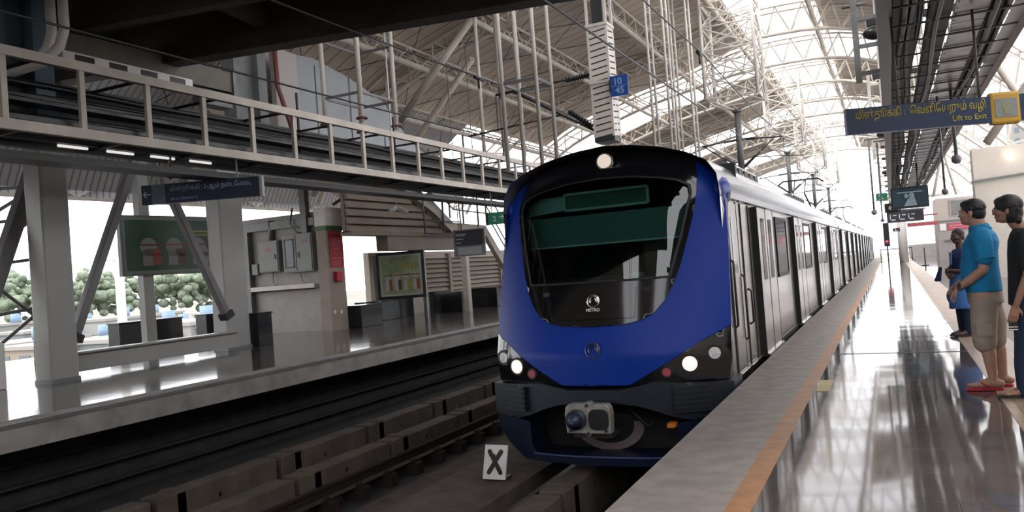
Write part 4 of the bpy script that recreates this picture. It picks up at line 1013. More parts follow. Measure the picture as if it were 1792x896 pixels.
for k, (px, d) in enumerate(((48.3,168),(49.6,172),(50.8,165),(52.5,175),(54.6,166),(56.0,160),(57.0,170),(58.2,163),(60.0,168),(61.3,160))):
    a = radians(px-3); x = -d*sin(a); y = d*cos(a)
    t = thing('tree', '%s round green tree from the right in the hazy city' % ORD[k], 'tree', (x, y, -9), group='trees in the city beyond the far platform')
    MB().path([(0,0,0),(.2,.1,3),(0,.2,7)],[.4,.3,.2],8).build('trunk', mat('bark', (.2,.15,.1), .9), t)
    q = MB()
    for i in range(80):
        v = Vector((random.gauss(0,2.1), random.gauss(0,2.1), 9.2+random.gauss(0,1.4))); r = .45+random.random()*.65; v.x *= 1.5; v.y *= 1.5; v.z = v.z*1.25-.6; r *= 1.1; v.z += 1.4; q.ellip(v, r, r, r*.8, 7, 5)
    q.build('crown', leaf, t)
b = MB(); b.tube((-30.0,24.8,-9),(-30.0,24.8,4.0),.20,12); b.tube((-30,24.8,3.2),(-30,23.4,3.4),.05,6); tag(b.build('street_mast', white_st), 'pale grey mast standing outside left of the advertisement board', 'mast')
for k in range(9):
    a = radians(46+k*1.5); d = 62+5*(k % 3); x = -d*sin(a); y = d*cos(a)
    t = thing('parked_car', '%s small parked car from the right in the bright street below' % ORD[k], 'car', (x, y, -9), group='cars parked in the street below', rz=radians(20+k*7))
    MB().box(-2,2,-.8,.8,.3,.85).build('body', mat('car_paint_%d' % (k % 3), [(.6,.6,.6),(.2,.3,.45),(.55,.45,.15)][k % 3], .3), t, bevel=.12)
    MB().prism([(-1.2,.85),(1.3,.85),(.8,1.45),(-.8,1.45)],1,-.7,.7).build('cabin', mat('car_glass', (.05,.06,.07), .1), t)
    for sx in (-1.2,1.2):
        for sy in (-.8,.62): MB().tube((sx,sy,.32),(sx,sy+.18,.32),.32,12).build('wheel', rubber, t)

# ================================================================== RIGHT PLATFORM
g = thing('cable_ladder', 'dark overhead cable ladder running along above the right platform', 'cable ladder', (0,0,0))
zt = 4.0
MB().box(1.62,1.78,1,58,zt,zt+.28).build('side_rail', mat('rail_grey', (.25,.235,.24), .45, .2), g)
MB().box(3.20,3.30,1,58,zt,zt+.30).build('side_rail', mat('rail_taupe', (.27,.225,.20), .5), g)
for k in range(64): MB().tube((1.78,2+k*.88,zt+.02),(3.20,2+k*.88,zt+.02),.014,6).build('rung', grey_st, g)
b = MB(); b.box(1.80,2.06,1,58,zt+.12,zt+.30); b.box(2.20,2.42,1,58,zt+.05,zt+.26); b.box(2.82,3.06,1,58,zt+.08,zt+.24); b.build('inner_channel', dark_st, g)
b = MB()
for k in range(46):
    b.box(2.44+.01*(k % 3),2.80,1.5+k*1.22,2.66+k*1.22,zt+.04,zt+.10)
    for j in range(4): b.tube((2.47,1.7+k*1.22+j*.28,zt+.03),(2.47,1.7+k*1.22+j*.28,zt+.05),.012,6)
b.build('galvanised_cover', galv, g)
for k in range(15): MB().box(1.5,3.4,4+k*3.8,4.08+k*3.8,zt+.3,zt+.38).build('cross_beam', dark_st, g)
for k in range(8):
    y = 8+k*7.2
    for x in (1.7, 3.25): MB().tube((x,y,zt+.3),(x,y,prof(x)+.1),.022,6).build('hanger', grey_st, g)
b = MB()
for k, (x, z, r) in enumerate(((1.9,.09,.04),(2.0,.08,.03),(2.3,.02,.03),(2.9,.05,.04),(3.0,.05,.03),(2.1,.32,.05))):
    b.path([(x+.03*sin(y*.8+k), y, zt+z+.015*sin(y*1.6+k*2)) for y in [1+i*.9 for i in range(60)]], r, 6)
tag(b.build('cable_bundle', black_m), 'black cables lying in the overhead ladder above the right platform', 'cables', kind='stuff')
for (y, lb) in ((13.4,'grey ladder-like bracket on the left side of the overhead cable ladder, nearest'),(26,'grey ladder-like bracket on the left side of the cable ladder, beyond the lift sign'),(40,'farthest grey ladder-like bracket beside the cable ladder')):
    b = MB(); x = 1.28; b.box(x,x+.09,y-.05,y+.05,zt-.1,6.6)
    z = zt
    while z < 6.5: b.box(x+.09,1.62,y-.03,y+.03,z,z+.06); z += .42
    b.tube((x-.12,y,zt+1.1),(x+.22,y,zt+1.1),.03,8); b.box(1.62,1.7,y-.05,y+.05,zt+.2,10.3)
    o = b.build('ladder_bracket', grey_st if y < 20 else white_st); tag(o, lb, 'bracket')
    q = MB(); q.ellip((1.58,y,zt+.62),.16,.12,.10); q.build('black_float', black_m, o)
# lift sign
t = thing('lift_exit_sign', 'navy hanging sign with yellow writing and an orange pictogram above the right platform', 'sign', (1.21, 10.0, 2.68), rz=radians(20.5))
MB().box(0,2.9,-.03,.05,0,.30).build('board', navy2, t)
MB().box(1.585,1.915,-.045,.055,-.03,.34).build('pictogram_frame', orange_b, t, bevel=.03)
MB().box(1.63,1.87,-.052,-.045,.05,.26).build('lift_pictogram', pic_g, t)
b = MB(); b.tube((1.75,-.055,.17),(1.75,-.052,.17),.05,12); b.box(1.72,1.78,-.056,-.052,.08,.15); b.build('pictogram_figure', mat('pictogram_olive', (.30,.32,.18), .5), t)
arrow(t, 2.06, .15, .085, 1, txt_y)
text('மின்தூக்கி :  ெவளிேயறும் வழி', .128, txt_y, t, (.10,-.034,.175), FRONT, bold=.0006, fit=1.43)
text('Lift to Exit', .088, txt_y, t, (1.54,-.034,.055), FRONT, align='RIGHT', bold=.0006)
b = MB(); b.tube((.6,.01,.30),(.6,.01,1.32),.016,8); b.tube((1.5,.01,.30),(1.5,.01,1.32),.016,8); b.build('hanger_rod', grey_st, t)
# display, arrow sign, exit signs, signals
t = thing('television_display', 'black hanging television display under the end of the cable ladder', 'television', (1.68, 30.0, 2.52))
MB().box(0,1.14,-.08,.12,0,.72).build('case', black_m, t, bevel=.01); MB().box(.05,1.09,-.09,-.08,.06,.66).build('screen', mat('screen_dark', (.03,.055,.07), .15), t)
b = MB(); b.ellip((.62,-.095,.42),.09,.008,.10); b.ellip((.46,-.095,.42),.06,.008,.08); b.prism([(.38,.08),(.78,.08),(.72,.34),(.52,.34)],1,-.097,-.09); b.box(.2,.95,-.095,-.09,.52,.56); b.build('screen_picture', mat('screen_pale', (.25,.32,.38), .3), t)
b = MB(); b.tube((.3,0,.72),(.3,0,1.5),.03,8); b.tube((.85,0,.72),(.85,0,1.5),.03,8); b.build('hanger', dark_st, t)
t = thing('arrow_sign', 'black hanging sign with a small white left arrow below the television', 'sign', (1.45, 32.0, 2.12))
MB().box(0,.45,-.03,.05,.38,.72).build('board', black_m, t); MB().box(.05,1.25,-.03,.05,0,.40).build('board', mat('board_dark', (.055,.055,.07), .4), t)
arrow(t, .22, .55, .09, -1, txt_w, -.034)
b = MB()
for x in (.15,.45,.75): b.box(x,x+.18,-.036,-.03,.08,.12); b.box(x,x+.03,-.036,-.03,.08,.3); b.box(x+.1,x+.22,-.036,-.03,.24,.28)
b.build('white_symbols', txt_w, t); MB().tube((.5,.01,.4),(.5,.01,2.2),.02,6).build('hanger_rod', dark_st, t); MB().box(.3,1.3,.02,.2,.40,.46).build('support_bar', galv, t)
for (x, y, z, w_, h_, lb) in ((1.28,25,2.62,.30,.21,'green exit sign hanging in the bright opening left of the television'),(1.72,57,2.1,.42,.24,'tiny dark sign hanging far away below the green exit sign')):
    t = thing('exit_sign', lb, 'sign', (x, y, z)); MB().box(0,w_,-.02,.04,0,h_).build('board', green_m if y < 30 else dark_st, t)
    q = MB(); q.tube((w_*.35,-.022,h_*.72),(w_*.35,-.02,h_*.72),h_*.12,8); q.bar((w_*.35,-.022,h_*.6),(w_*.45,-.022,h_*.35),.004,h_*.16); q.bar((w_*.45,-.022,h_*.35),(w_*.65,-.022,h_*.2),.004,h_*.1); q.bar((w_*.45,-.022,h_*.35),(w_*.3,-.022,h_*.15),.004,h_*.1); q.build('running_figure', txt_w, t)
    MB().tube((w_/2,.01,h_),(w_/2,.01,zt-z+.3),.012,6).build('hanger_rod', dark_st, t)
    MB().box(w_/2-.02,1.9,0,.03,zt-z+.3,zt-z+.33).build('cross_arm', grey_st, t)
t = thing('signal_post', 'slim signal with a small red light at the far end of the train', 'signal', (1.35, 52, 0)); MB().tube((0,0,0),(0,0,2.4),.04,8).build('post', dark_st, t); MB().box(-.16,.16,-.1,.1,1.2,2.6).build('head', black_m, t); MB().disc((0,-.1,1.5),(0,-1,0),.08).build('red_light', mat('signal_red', (1,.05,.1), .4, emit=.8), t)
t = thing('far_pillar', 'white round pillar at the far end of the right platform', 'pillar', (2.3, 62, 0)); MB().tube((0,0,0),(0,0,4.2),.30,16).build('shaft', white_m, t); MB().tube((0,0,3.2),(0,0,3.5),.45,16).build('collar', white_st, t)
ball((2.72, 16, 2.78), .085, 'grey ball camera on a rod right of the lift sign', 1.25, brace_m)
ball((2.53, 16.5, 2.26), .06, 'small pale ball camera hanging left of the cream wall', 1.75, brace_m)
ball((1.25, 22, 2.2), .07, 'small round grey speaker hanging in the bright opening', 1.86, brace_m)
tag(MB().bar((1.15,22,4.04),(1.64,22,4.04),.04).bar((1.35,22.6,4.04),(1.64,22.6,4.04),.04).build('speaker_bracket', grey_st), 'small arms on the cable ladder carrying the two round speakers', 'bracket')
ball((1.42, 22.6, 2.0), .05, 'smaller round speaker just right of the other in the bright opening', 2.0, brace_m)
struct('trim_2', MB().box(.78, 2.32, 11.18, 11.22, -.002, .003), dark_st)
tag(MB().box(.80, .92, 8.3, 9.0, 0, .004).build('tile_patch', yel_m), 'small yellow tile set in the floor beside the orange line', 'floor tile')
# lift shaft, equipment room
struct('wall_right', MB().box(4.2, 9.3, 30.4, 31.2, 0, 4.3), cream_w)
b = MB(); b.bar((4.1,30.3,3.2),(9.3,30.3,3.55),.06,.08); tag(b.build('wall_conduit', grey_st), 'thin grey conduit crossing the cream lift wall', 'conduit')
b = MB(); b.tube((5.2,30.2,3.95),(5.2,30.39,3.95),.07,10); b.tube((5.2,30.1,3.9),(5.2,30.2,3.95),.10,12); tag(b.build('wall_lamp', mat('lamp_white', (1,.95,.85), .4, emit=5)), 'glowing round lamp on the cream lift wall', 'lamp')
t = thing('equipment_room', 'beige equipment room with a louvred window on the far right platform', 'equipment room', (6.3, 60, 0))
MB().box(-1.9,1.7,0,4,0,2.55).build('lower_wall', mat('room_beige', (.34,.30,.29), .6), t); MB().box(-1.9,1.7,0,4,2.62,4.1).build('upper_wall', mat('room_pale', (.44,.37,.33), .6), t); MB().box(-1.95,1.75,-.08,4.05,2.55,2.62).build('ledge', grey_st, t)
f = MB().box(-1.1,.05,-.06,0,2.85,3.95).build('window_frame', wall_m, t); q = MB()
for k in range(9): q.box(-1.0,-.04,-.09,-.05,2.93+k*.11,2.99+k*.11)
q.build('louvre_slats', grey_st, f)
MB().box(-1.3,.3,-.05,0,1.95,2.4).build('red_banner', mat('banner_red', (.42,.06,.10), .5), t)
q = MB(); q.box(-1.2,.2,-.06,-.05,2.22,2.28); q.box(-1.2,-.1,-.06,-.05,2.08,2.12); q.build('banner_lines', mat('notice_pink', (.55,.25,.27), .5), t)
MB().box(-1.75,-1.38,-.05,0,1.95,2.4).build('phone_symbol', white_m, t); MB().box(-1.5,-.9,-.15,0,1.25,1.33).build('shelf', grey_st, t)
MB().ellip((.45,-.15,2.5),.2,.15,.16).build('alarm_bell', red_m, t)
# far parapet, red beam, background tower block seen in the bright opening
struct('wall_far', MB().box(2.9, 9.5, 78, 78.3, 0, 1.1), wall_m)
b = MB(); b.box(2.6,4.4,58,58.2,2.35,2.6); b.box(2.7,4.4,58,58.2,3.0,3.08); tag(b.build('red_beam', mat('beam_red', (.40,.08,.09), .5)), 'red beam left of the beige equipment room', 'beam')
b = MB(); b.box(1.2,4.3,44,44.1,3.5,3.62); b.tube((3.6,44,3.5),(4.8,44.1,8.4),.07,8); b.tube((4.6,44,3.5),(3.5,44.1,9.3),.07,8); tag(b.build('portal_frame', white_st), 'white cross frame beyond the television', 'frame')
for (x0, x1, y, lb) in ((.8,2.9,66,'belt barrier across the far end of the platform'),(3.2,3.25,50,'single short barrier post beyond the belt barrier')):
    t = thing('queue_barrier', lb, 'barrier', (0,0,0)); xs = (x0, x1) if x1-x0 > 1 else (x0,)
    for x in xs: q = MB(); q.tube((x,y,.02),(x,y,1.0),.035,10); q.tube((x,y,0),(x,y,.03),.19,16); q.build('post', dark_st, t)
    if len(xs) > 1: MB().box(x0,x1,y-.01,y+.01,.90,.97).build('belt', black_m, t)
t = thing('tower_block', 'pale many-windowed tower block far beyond the platform end', 'building', (62, 420, -9)); MB().box(-9,9,-8,8,0,62).build('walls', mat('city_wall_0', bc[0], .8), t); 
for i in range(12):
    for j in range(5): MB().box(-8+j*3.4,-6.2+j*3.4,-8.1,-8,4+i*4.6,6.3+i*4.6).build('window', mat('city_window', (.12,.14,.17), .3), t)
# right hand roof supports beyond the tray
for k, (p, q_, r, lb) in enumerate((((4.0,16.5,3.05),(9,18.5,3.4),.06,'horizontal cream tube high at the right picture edge'),((3.6,20,3.4),(6.4,20.5,7.2),.09,'cream raking tube above the cream lift wall, leaning right'),((6.2,19,3.4),(3.4,20,7.4),.09,'cream raking tube above the cream lift wall, leaning left'),((5.5,26,4.3),(3.4,26.5,8.9),.10,'second cream raking tube leaning left near the far wall'))):
    tag(MB().tube(p, q_, r, 10).build('roof_strut', cream_st), lb, 'roof strut')
b = MB(); b.tube((3.95,12.5,0),(3.95,12.5,7.6),.12,14); b.tube((3.95,12.5,0),(3.95,12.5,.05),.2,14); tag(b.build('platform_post', grey_st), 'dark round post at the right picture edge by the lift sign', 'post')

# unseen walls added behind the camera to cut the light entering the hall
struct('added_wall_back', MB().box(-19.7, 9.5, -40.3, -40, -1.7, 14), wall_m)
struct('added_wall_right', MB().box(9.4, 9.6, -40, 14, 0, 6.2), cream_w)

# ================================================================== PEOPLE
def V(*a): return Vector(a)
def fuse(mb, name, m, parent, vox=.008, sm=3):
    o = mb.build(name, m, parent, recalc=False)
    r = o.modifiers.new('fuse', 'REMESH'); r.mode = 'VOXEL'; r.voxel_size = vox; r.use_smooth_shade = True
    q = o.modifiers.new('soften', 'SMOOTH'); q.factor = .5; q.iterations = sm
    return o
def limb(b, pts, rs, n=12):
    """tapering limb through joints, rounded by interpolation"""
    P = []; Rr = []
    for i in range(len(pts)-1):
        for k in range(5):
            t = k/5; P.append(Vector(pts[i]).lerp(Vector(pts[i+1]), t)); Rr.append(rs[i]*(1-t)+rs[i+1]*t)
    P.append(Vector(pts[-1])); Rr.append(rs[-1])
    b.path(P, Rr, n); 
    for p, r in zip(pts, rs): b.ellip(p, r*.99, r*.99, r*.99, 10, 7)
def rings(b, rows, n=24):
    """rows: (z, cx, cy, rx, ry)"""
    L = []
    for i in range(len(rows)-1):
        for k in range(3):
            t = k/3; t2 = t*t*(3-2*t); L.append([a*(1-t2)+c*t2 for a, c in zip(rows[i], rows[i+1])])
    L.append(list(rows[-1])); b.loft([[(cx+rx*cos(2*pi*i/n), cy+ry*sin(2*pi*i/n), z) for i in range(n)] for z, cx, cy, rx, ry in L])
def hand(b, wrist, d, up, s=1.0, curl=.5, side=1):
    """palm and five separate bent fingers; d = direction of hand, up = back-of-hand normal"""
    d = Vector(d).normalized(); up = (Vector(up)-d*Vector(up).dot(d)).normalized(); lat = d.cross(up)*side; w = Vector(wrist)
    for k in range(6):
        c = w+d*(.012+.0145*k)*s; 
        for l in (-.026,-.013,0,.013,.026): b.ellip(c+lat*l*s*(.8+.04*k), .013*s, .013*s, .013*s, 8, 6)
    for i, (l, L) in enumerate(((-.031,.062),(-.0105,.074),(.0105,.078),(.031,.070))):
        p = w+d*.088*s+lat*l*s; dd = d.copy(); pts = [p]
        for j, f in enumerate((.45,.30,.25)):
            a = curl*(.5+.45*j); dd = (d*cos(a*(1+j*.6))-up*sin(a*(1+j*.6))).normalized(); p = p+dd*L*f*s; pts.append(p)
        limb(b, pts, [.0092*s,.0088*s,.008*s,.0068*s], 8)
    p = w+d*.028*s-lat*.030*s; t1 = (d*.7-lat*.75-up*.25).normalized(); t2 = (d*.95-lat*.25-up*.3).normalized()
    limb(b, [p, p+t1*.034*s, p+t1*.034*s+t2*.028*s, p+t1*.034*s+t2*.05*s], [.0125*s,.011*s,.0095*s,.008*s], 8)
def head(b, c, s=1.0, yaw=0, fat=1.0):
    Rz = Matrix.Rotation(yaw, 3, 'Z'); P = lambda x, y, z: Vector(c)+Rz @ (Vector((x, y, z))*s)
    E = lambda p, a, e, g: b.ellip(P(*p), a*s, e*s, g*s, 16, 12, rot=Rz)
    E((-.012,0,.028), .096, .076*fat, .092); E((.012,0,-.015), .080, .068*fat, .085); E((.030,0,-.062), .055, .052*fat, .046)
    E((.070,0,-.082), .020, .022, .018)
    E((.085,0,.022), .014, .045, .014)                    # brow
    b.loft([[P(.084,-.006,.015), P(.084,.006,.015), P(.094,0,.014)], [P(.082,-.011,-.012), P(.082,.011,-.012), P(.109,0,-.014)], [P(.080,-.017,-.026), P(.080,.017,-.026), P(.108,0,-.028)]])
    E((.103,0,-.024), .010, .012, .009)
    E((.086,0,-.048), .012, .024, .007); E((.085,0,-.058), .012, .021, .007)   # lips
    for q in (-1, 1):
        E((.060,q*.042,-.022), .028, .022, .022)          # cheek
        E((-.006,q*.080*fat,-.008), .018, .010, .030); E((-.012,q*.085*fat,.004), .010, .008, .020)   # ear
    return P, Rz
def face_parts(P, Rz, par, s, dark=False):
    for q in (-1, 1):
        e = MB(); e.ellip(P(.081,q*.031,.004), .010*s, .014*s, .009*s, 10, 8, rot=Rz); eo = e.build('eye', mat('eye_white', (.55,.52,.5), .3), par)
        e = MB(); e.ellip(P(.090,q*.031,.004), .0035*s, .006*s, .006*s, 8, 6, rot=Rz); e.build('pupil', black_m, eo)
        e = MB(); e.path([P(.088,q*.014,.021), P(.093,q*.030,.027), P(.083,q*.050,.022)], .0032*s, 6); e.build('eyebrow', hair_m, par)
    e = MB(); e.path([P(.092,-.02,-.053), P(.0985,0,-.052), P(.092,.02,-.053)], .0022*s, 6); e.build('mouth_line', mat('lip_line', (.16,.06,.05), .6), par)
def hair_cap(P, Rz, s, par, fat=1.0, long=0, seed=1):
    rnd = random.Random(seed); b = MB()
    b.ellip(P(-.020,0,.046), .100*s, .085*fat*s, .086*s, 20, 14, rot=Rz); b.ellip(P(-.045,0,.0-.02*long), .072*s, .076*fat*s, (.085+.02*long)*s, 18, 12, rot=Rz)
    b.ellip(P(.030,0,.080), .058*s, .066*fat*s, .040*s, 16, 10, rot=Rz)
    for q in (-1, 1): b.ellip(P(.012,q*.070*fat,.022), .018*s, .010*s, .032*s, 10, 8, rot=Rz)
    for k in range(60+40*long):
        a = rnd.random()*2*pi; z = rnd.random()*.9+.05; rr = sqrt(max(0,1-z*z))
        if cos(a)*rr > .55 and z < .6: continue
        b.ellip(P(-.020+.098*rr*cos(a), .084*fat*rr*sin(a), .046+.086*z-.02), .015*s, .013*s, .012*s, 7, 5)
    if long:
        for k in range(16): b.ellip(P(-.075-.012*rnd.random(), (rnd.random()-.5)*.12, -.06-.05*rnd.random()), .022*s, .02*s, .028*s, 8, 6)
        for q in (-1, 1):
            for k in range(6): b.ellip(P(-.015-.012*k, q*.078, .0+.012*rnd.random()), .016*s, .012*s, .022*s, 8, 6)
        for k in range(7): b.ellip(P(.062+.01*rnd.random(), (k-3)*.018, .062+.012*rnd.random()), .018*s, .014*s, .02*s, 8, 6)
    o = b.build('hair', hair_m, par, recalc=False); r = o.modifiers.new('fuse', 'REMESH'); r.mode = 'VOXEL'; r.voxel_size = .006; r.use_smooth_shade = True
    q = o.modifiers.new('soften', 'SMOOTH'); q.factor = .5; q.iterations = 2
    return o
def foot(b, ankle, d, s=1.0, toes=True):
    d = Vector((d[0], d[1], 0)).normalized(); l = Vector((-d.y, d.x, 0)); a = Vector(ankle); z0 = a.z
    for t, w_, h in ((-.055,.030,.035),(-.02,.034,.045),(.02,.036,.048),(.06,.040,.036),(.10,.045,.026),(.14,.046,.020)):
        c = a+d*t*s; b.ellip((c.x, c.y, h*s*.95+z0-.085*s), .040*s, w_*s, h*s, 12, 8, rot=Matrix.Rotation(atan2(d.y, d.x), 3, 'Z'))
    if toes:
        for k, (L, r) in enumerate(((.195,.0135),(.192,.010),(.184,.0095),(.172,.009),(.158,.0085))):
            o_ = (-.032+.0165*k)*s; p = a+l*o_; limb(b, [(p.x+d.x*.14*s, p.y+d.y*.14*s, z0-.062*s), (p.x+d.x*(L-.005)*s, p.y+d.y*(L-.005)*s, z0-.070*s)], [r*s*1.1, r*s], 8)

# ---- man in the turquoise polo shirt (local: forward +x, his left +y)
def man_polo():
    t = thing('person', 'person in turquoise polo shirt, beige knee-length shorts and red flip-flops', 'person', (2.31, 8.45, .004), rz=radians(172))
    b = MB(); hc = V(.045, .0, 1.615); P, Rz = head(b, hc, 1.02, yaw=radians(-8), fat=1.08)
    limb(b, [(-.03,0,1.42), (.005,0,1.52), (.02,0,1.58)], [.078,.070,.068])
    rings(b, [(.86,-.01,0,.12,.155),(1.0,.01,0,.13,.16),(1.15,.01,0,.125,.155),(1.32,-.01,0,.12,.175),(1.42,-.02,0,.085,.15),(1.47,-.015,0,.05,.07)])
    # left arm bent forward, forearm towards the hips' front
    limb(b, [(-.02,.20,1.385), (-.045,.235,1.24), (-.02,.245,1.095), (.10,.20,1.00), (.195,.150,.935)], [.060,.054,.043,.040,.028])
    hand(b, (.200,.148,.930), (.55,-.25,-.75), (.75,.30,.5), .98, .55, side=1)
    limb(b, [(-.02,-.20,1.385), (-.03,-.235,1.24), (.0,-.235,1.10), (.12,-.17,1.01), (.215,-.07,.955)], [.060,.054,.043,.040,.028])
    hand(b, (.218,-.066,.952), (.55,.62,-.35), (.7,-.2,.6), .98, .8, side=-1)
    for s in (1, -1):
        x = .015 if s > 0 else -.055
        limb(b, [(.0,s*.095,.86), (x+.01,s*.105,.50), (x-.02,s*.11,.33), (x-.035,s*.11,.10)], [.10,.066,.060,.036]); foot(b, (x-.03,s*.11,.112), (1,s*.15), 1.02)
    body = fuse(b, 'body', skin_l, t, .0065, 3)
    face_parts(P, Rz, body, 1.02); hair_cap(P, Rz, 1.03, t, 1.06, seed=2)
    teal = mat('polo_turquoise', (.004,.205,.43), .85, noise=.12, nscale=8, bump=.4)
    c = MB(); rings(c, [(.885,-.005,0,.148,.188),(.93,.005,0,.154,.19),(1.02,.018,0,.162,.192),(1.12,.020,0,.158,.190),(1.24,.008,0,.148,.198),(1.34,-.008,0,.148,.205),(1.41,-.02,0,.118,.19),(1.455,-.018,0,.085,.12),(1.485,-.01,0,.072,.078)])
    for s in (1, -1): limb(c, [(-.02,s*.165,1.395), (-.03,s*.215,1.33), (-.042,s*.243,1.20)], [.085,.088,.078], 14)
    sh = fuse(c, 'polo_shirt', teal, t, .009, 4)
    c = MB(); n = 22
    c.loft([[(-.008+(.078+.012*k)*cos(2*pi*i/n)+.01*(1-k)*1, (.080+.012*k)*sin(2*pi*i/n), 1.515-.035*k-.02*(cos(2*pi*i/n)+1)*.7) for i in range(n)] for k in (0, .5, 1, 1.6)], cap=False); o = c.build('collar', teal, sh); sd = o.modifiers.new('t', 'SOLIDIFY'); sd.thickness = .006
    for s in (1, -1): MB().tube((-.0435,s*.2445,1.185),(-.0405,s*.2425,1.205),.0795,20).build('sleeve_hem', teal, sh)
    c = MB(); beige = mat('shorts_beige', (.33,.275,.225), .85, noise=.12, nscale=8, bump=.4)
    rings(c, [(.78,-.01,0,.145,.18),(.86,-.005,0,.145,.182),(.93,0,0,.142,.180)])
    for s in (1, -1):
        x = .015 if s > 0 else -.05
        limb(c, [(-.005,s*.082,.82), (x,s*.10,.62), (x+.005,s*.108,.50), (x+.005,s*.11,.43)], [.118,.108,.102,.100], 16)
    st = fuse(c, 'shorts', beige, t, .009, 4)
    c = MB(); c.path([(.10,.19,.60),(.03,.218,.585),(-.05,.20,.60)], .006, 6); c.box(-.05,.07,.205,.222,.50,.60); st2 = c.build('side_pocket', beige, st); 
    w_ = MB(); w_.tube((.165,.170,.953),(.182,.159,.942),.0335,20); wo = w_.build('wrist_watch', mat('watch_olive', (.06,.07,.04), .5), t); w_ = MB(); w_.ellip((.177,.197,.966), .018,.010,.018,12,8); w_.build('watch_face', black_m, wo)
    for s in (1, -1):
        x = .015 if s > 0 else -.055; ax = x-.03; f = MB(); yy = s*.11
        o = [(-.085,.0),(-.075,.030),(-.02,.036),(.05,.040),(.12,.050),(.18,.046),(.215,.020),(.22,-.005),(.20,-.035),(.14,-.048),(.05,-.038),(-.03,-.034),(-.075,-.028)]
        ca, sa = cos(s*.15), sin(s*.15); o = [(ax+p*ca-q_*sa, yy+p*sa+q_*ca) for p, q_ in o]
        f.prism(o, 2, 0, .022); sl = f.build('flip_flop', mat('flip_red', (.42,.012,.03), .5), t, bevel=.004)
        f = MB(); q0 = lambda p, q_: (ax+p*ca-q_*sa, yy+p*sa+q_*ca)
        for q_ in (-.046,.046): e1 = q0(.02,q_); e2 = q0(.09,q_*.72); e3 = q0(.155,-.012); f.path([(*e1,.02),(*e2,.07),(*e3,.040),(*e3,.02)], .007, 8)
        f.build('strap', mat('flip_red', (.42,.012,.03), .5), sl)
    return t
man_polo()

# ---- person in black T-shirt and navy trousers
def man_black():
    t = thing('person', 'slim person in black T-shirt and navy trousers holding a phone', 'person', (2.58, 8.02, .0), rz=radians(176))
    b = MB(); hc = V(.085, .0, 1.605); P, Rz = head(b, hc, 1.0, yaw=radians(-4))
    limb(b, [(-.03,0,1.42), (.03,0,1.50), (.055,0,1.56)], [.068,.058,.056])
    rings(b, [(.88,-.01,0,.095,.13),(1.05,-.01,0,.09,.12),(1.25,-.015,0,.095,.14),(1.38,-.02,0,.085,.15),(1.44,-.015,0,.05,.07)])
    limb(b, [(-.03,.175,1.37), (-.035,.205,1.15), (-.01,.215,1.04), (.04,.205,.92), (.085,.195,.80)], [.050,.042,.036,.032,.024])
    hand(b, (.088,.194,.795), (.25,-.05,-1), (-.15,1,.0), 1.0, .30, side=1)
    limb(b, [(-.03,-.175,1.37), (-.04,-.20,1.15), (-.03,-.205,1.04), (0,-.20,.92), (.03,-.195,.80)], [.050,.042,.036,.032,.024])
    hand(b, (.031,-.195,.795), (.2,.05,-1), (-.1,-1,0), 1.0, .35, side=-1)
    for s in (1, -1):
        x = .06 if s > 0 else -.05
        limb(b, [(0,s*.085,.86), (x*.6,s*.09,.48), (x,s*.095,.10)], [.075,.05,.034]); foot(b, (x,s*.095,.108), (1,s*.15), 1.0)
    body = fuse(b, 'body', mat('skin_mid', (.33,.175,.12), .55, noise=.08, nscale=20), t, .0065, 3); face_parts(P, Rz, body, 1.0)
    hair_cap(P, Rz, 1.08, t, 1.08, long=1, seed=7)
    g = MB()
    for q in (-1, 1):
        g.path([P(.104,q*.034+.022*cos(a), .003+.017*sin(a)) for a in [i*2*pi/14 for i in range(15)]], .0022, 6); g.path([P(.102,q*.056,.006), P(.05,q*.079,.008), P(-.005,q*.084,.004)], .0022, 6)
    g.path([P(.104,-.013,.006), P(.108,0,.009), P(.104,.013,.006)], .0022, 6); g.build('glasses', black_m, t)
    tee = mat('tee_black', (.012,.014,.016), .9, noise=.2, nscale=8, bump=.4)
    c = MB(); rings(c, [(.79,-.01,0,.145,.165),(.90,-.01,0,.140,.162),(1.05,-.01,0,.130,.158),(1.22,-.018,0,.130,.172),(1.34,-.025,0,.125,.182),(1.40,-.025,0,.105,.165),(1.445,-.02,0,.072,.09)])
    for s in (1, -1): limb(c, [(-.03,s*.145,1.375), (-.033,s*.19,1.28), (-.036,s*.208,1.13)], [.072,.078,.074], 14)
    fuse(c, 'tee_shirt', tee, t, .009, 4)
    c = MB(); rings(c, [(.74,-.01,0,.125,.15),(.85,-.01,0,.125,.15)])
    for s in (1, -1):
        x = .06 if s > 0 else -.05
        limb(c, [(0,s*.075,.80), (x*.5,s*.09,.50), (x,s*.095,.28), (x,s*.095,.065)], [.11,.088,.076,.070], 16)
    fuse(c, 'trousers', mat('trousers_navy', (.010,.022,.055), .85, noise=.2, nscale=6, bump=.4), t, .009, 4)
    m = MB(); m.box(.085,.150,.162,.174,.585,.70); ph = m.build('phone', black_m, t, bevel=.004); m = MB(); m.box(.084,.152,.16,.176,.612,.62); m.box(.084,.152,.16,.176,.590,.597); m.build('white_trim', white_m, ph)
    for s in (1, -1):
        x = .06 if s > 0 else -.05; f = MB(); o = [(-.085,0),(-.07,.034),(.05,.038),(.13,.048),(.20,.030),(.215,0),(.195,-.034),(.13,-.046),(.05,-.038),(-.07,-.034)]
        f.prism([(x+p, s*.095+q_) for p, q_ in o], 2, 0, .022); sl = f.build('sandal', mat('sandal_black', (.02,.02,.022), .6), t, bevel=.004)
        f = MB()
        for q_ in (-.044,.044): f.path([(x+.0,s*.095+q_,.02),(x+.07,s*.095+q_*.75,.075),(x+.15,s*.095-.01,.04),(x+.15,s*.095-.01,.02)], .008, 8)
        f.build('strap', black_m, sl)
    return t
man_black()

